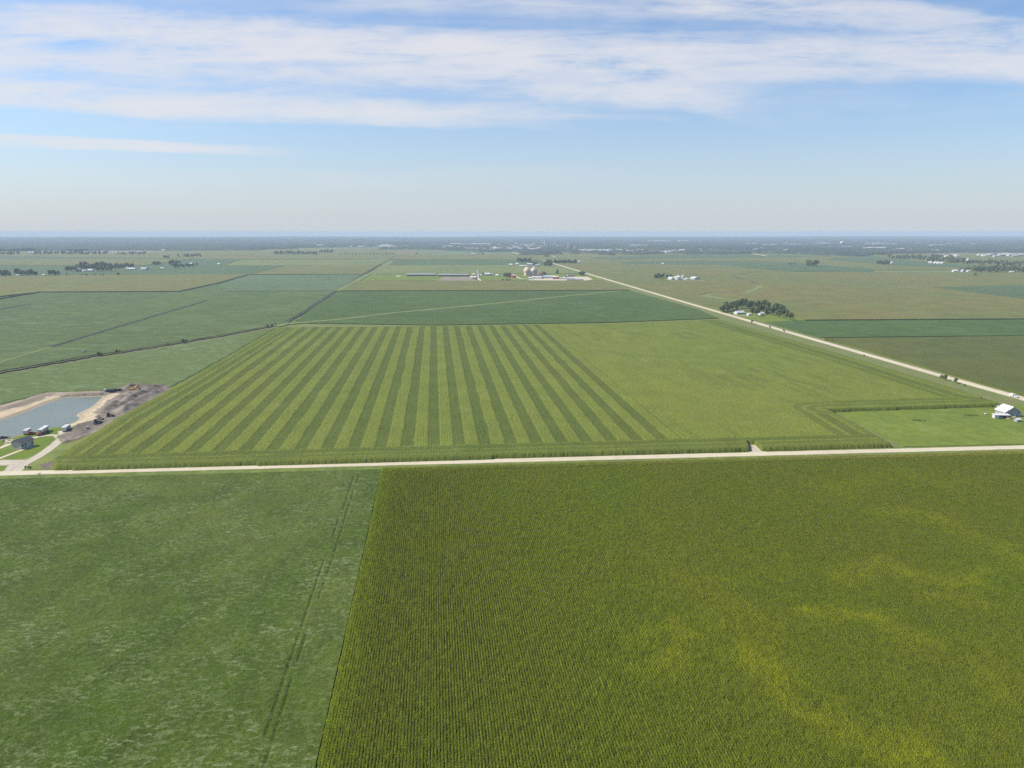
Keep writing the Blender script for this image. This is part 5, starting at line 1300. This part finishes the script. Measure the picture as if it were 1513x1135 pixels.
# ================================================================ near right: barn
z5 = lambda X, Y: (1440+X/18.92, 580+Y/18.92)
HP = 6.6
r0 = P(*z5(1120, 405), HP); r1 = P(*z5(842, 318), HP)
d = r1-r0; Lb = d.length; ang = math.atan2(d.y, d.x)     # ridge direction (going back)
nx_ = Vector((math.cos(ang-math.pi/2), math.sin(ang-math.pi/2), 0))   # to the right of the ridge
gl = Vector((r0.x, r0.y, 0))-nx_*6.0; gr = Vector((r0.x, r0.y, 0))+nx_*4.6
root = house('barn', 'white roofed old barn with grey gable beside the pasture at the right', 'barn', (gl.x, gl.y), (gr.x, gr.y), Lb, 3.2, 3.4, GREYM, WHITE, ridge_x=False, over=.5, door=True)
print('barn ridge', Lb, ang)
a = P(1469.5, 619); b_ = P(1491.5, 619.5)
d = b_-a; Ls = d.length; root = empty('open_shed', (a+b_)/2, math.atan2(d.y, d.x)); tag(root, 'low open fronted lean-to with white roof in front of the old barn', 'shed')
MB().box((-Ls/2+1.35, 1.8, 1.25), (2.7, 3.6, 2.5)).build('wall', WHITE, root)
MB().box((0, 3.7, 1.2), (Ls, .2, 2.4)).build('back_wall', DIRTY, root)
MB().box((0, 1.7, 2.66), (Ls+.8, 4.6, .16), rx=.05).build('roof', WHITE, root)
for x in (-.5, 2, Ls/2-.2): MB().box((x, .05, 1.25), (.16, .16, 2.5)).build('post', WOOD, root)
MB().box((-.2, 1.5, .7), (2.2, 1.2, 1.2), taper=.8).build('feed_rack', LGREY, root)
def tank(label, px, py, L, r_, rz=0.):
    v = P(px, py); root = empty('tank', (v.x, v.y, 0), rz); tag(root, label, 'tank')
    MB().lathe([(.05, -L/2-.25), (r_*.7, -L/2-.15), (r_, -L/2+.1), (r_, L/2-.1), (r_*.7, L/2+.15), (.05, L/2+.25)], (0, 0, r_+.35), 18, 'x').build('vessel', WHITE, root, smooth=True)
    for x in (-L*.3, L*.3): MB().box((x, 0, .25), (.2, r_*1.4, .5)).build('leg', GREYM, root)
tank('small white tank on the pasture left of the old barn', 1456.5, 613.5, 1.6, .5)
tank('small white tank behind the left corner of the old barn', 1474.5, 602, 1.6, .5)
tank('white tank right of the barn gable', 1506.5, 615.6, 2.4, .55, .3)
for px, py, sx, lab in ((1490.5, 620, 2.6, 'pile of pale boards lying before the open lean-to'), (1498, 617.6, 3.4, 'pale yellowish board pile right of the open lean-to')):
    v = P(px, py); b = MB()
    for k in range(6): b.box((random.uniform(-.3, .3), random.uniform(-.4, .4), .15+.13*k), (sx, .5+random.random()*.5, .1), rz=random.uniform(-.5, .5))
    o = b.build('board_pile', CREAM); o.location = (v.x, v.y, 0); tag(o, lab, 'board pile')
hpx('small_shed', 'little white roofed shed beside the tree at the right edge', 'shed', 1502.5, 624.3, 1508.5, 624, 2.6, 1.7, .8, GREYM, WHITE, over=.3)
pickup('pickup', 'white pickup driving on the long gravel road behind the old barn', 1500.5, 587.8, ang+.0, WHITE)
v = P(1495.5, 586.6); root = empty('box_trailer', (v.x, v.y, .1), ang); tag(root, 'white box trailer behind the pickup on the long gravel road', 'trailer')
MB().box((0, 0, 1.5), (4.2, 2.1, 1.9)).build('body', WHITE, root, bevel=.05)
for s_ in (-1, 1): wheel(root, 0, s_*.95)
MB().bar((-2.1, 0, .6), (-3.2, 0, .6), .12).build('hitch', BLACK, root)
for px, py, rx_, lab in ((1358, 621.5, 3.6, 'patch of tall dry weeds in the middle of the bright pasture'), (1436, 614, 3.8, 'patch of dark weeds in the pasture toward the barn')):
    v = P(px, py, .3); b = MB()
    for k in range(130):
        a = random.uniform(0, 6.28); q = math.sqrt(random.random()); x = rx_*q*math.cos(a)*1.3; y = rx_*.75*q*math.sin(a); h_ = random.uniform(.3, .8)
        dx_ = random.uniform(-.2, .2); b.add([(x-.12, y, .2), (x+.12, y+.05, .2), (x+dx_, y+random.uniform(-.2, .2), .2+h_)], [(0, 1, 2)])
    o = b.build('weed_patch', M['verge'] if px < 1400 else M['corn_olive']); o.location = (v.x, v.y, 0); tag(o, lab, None, None, 'stuff')
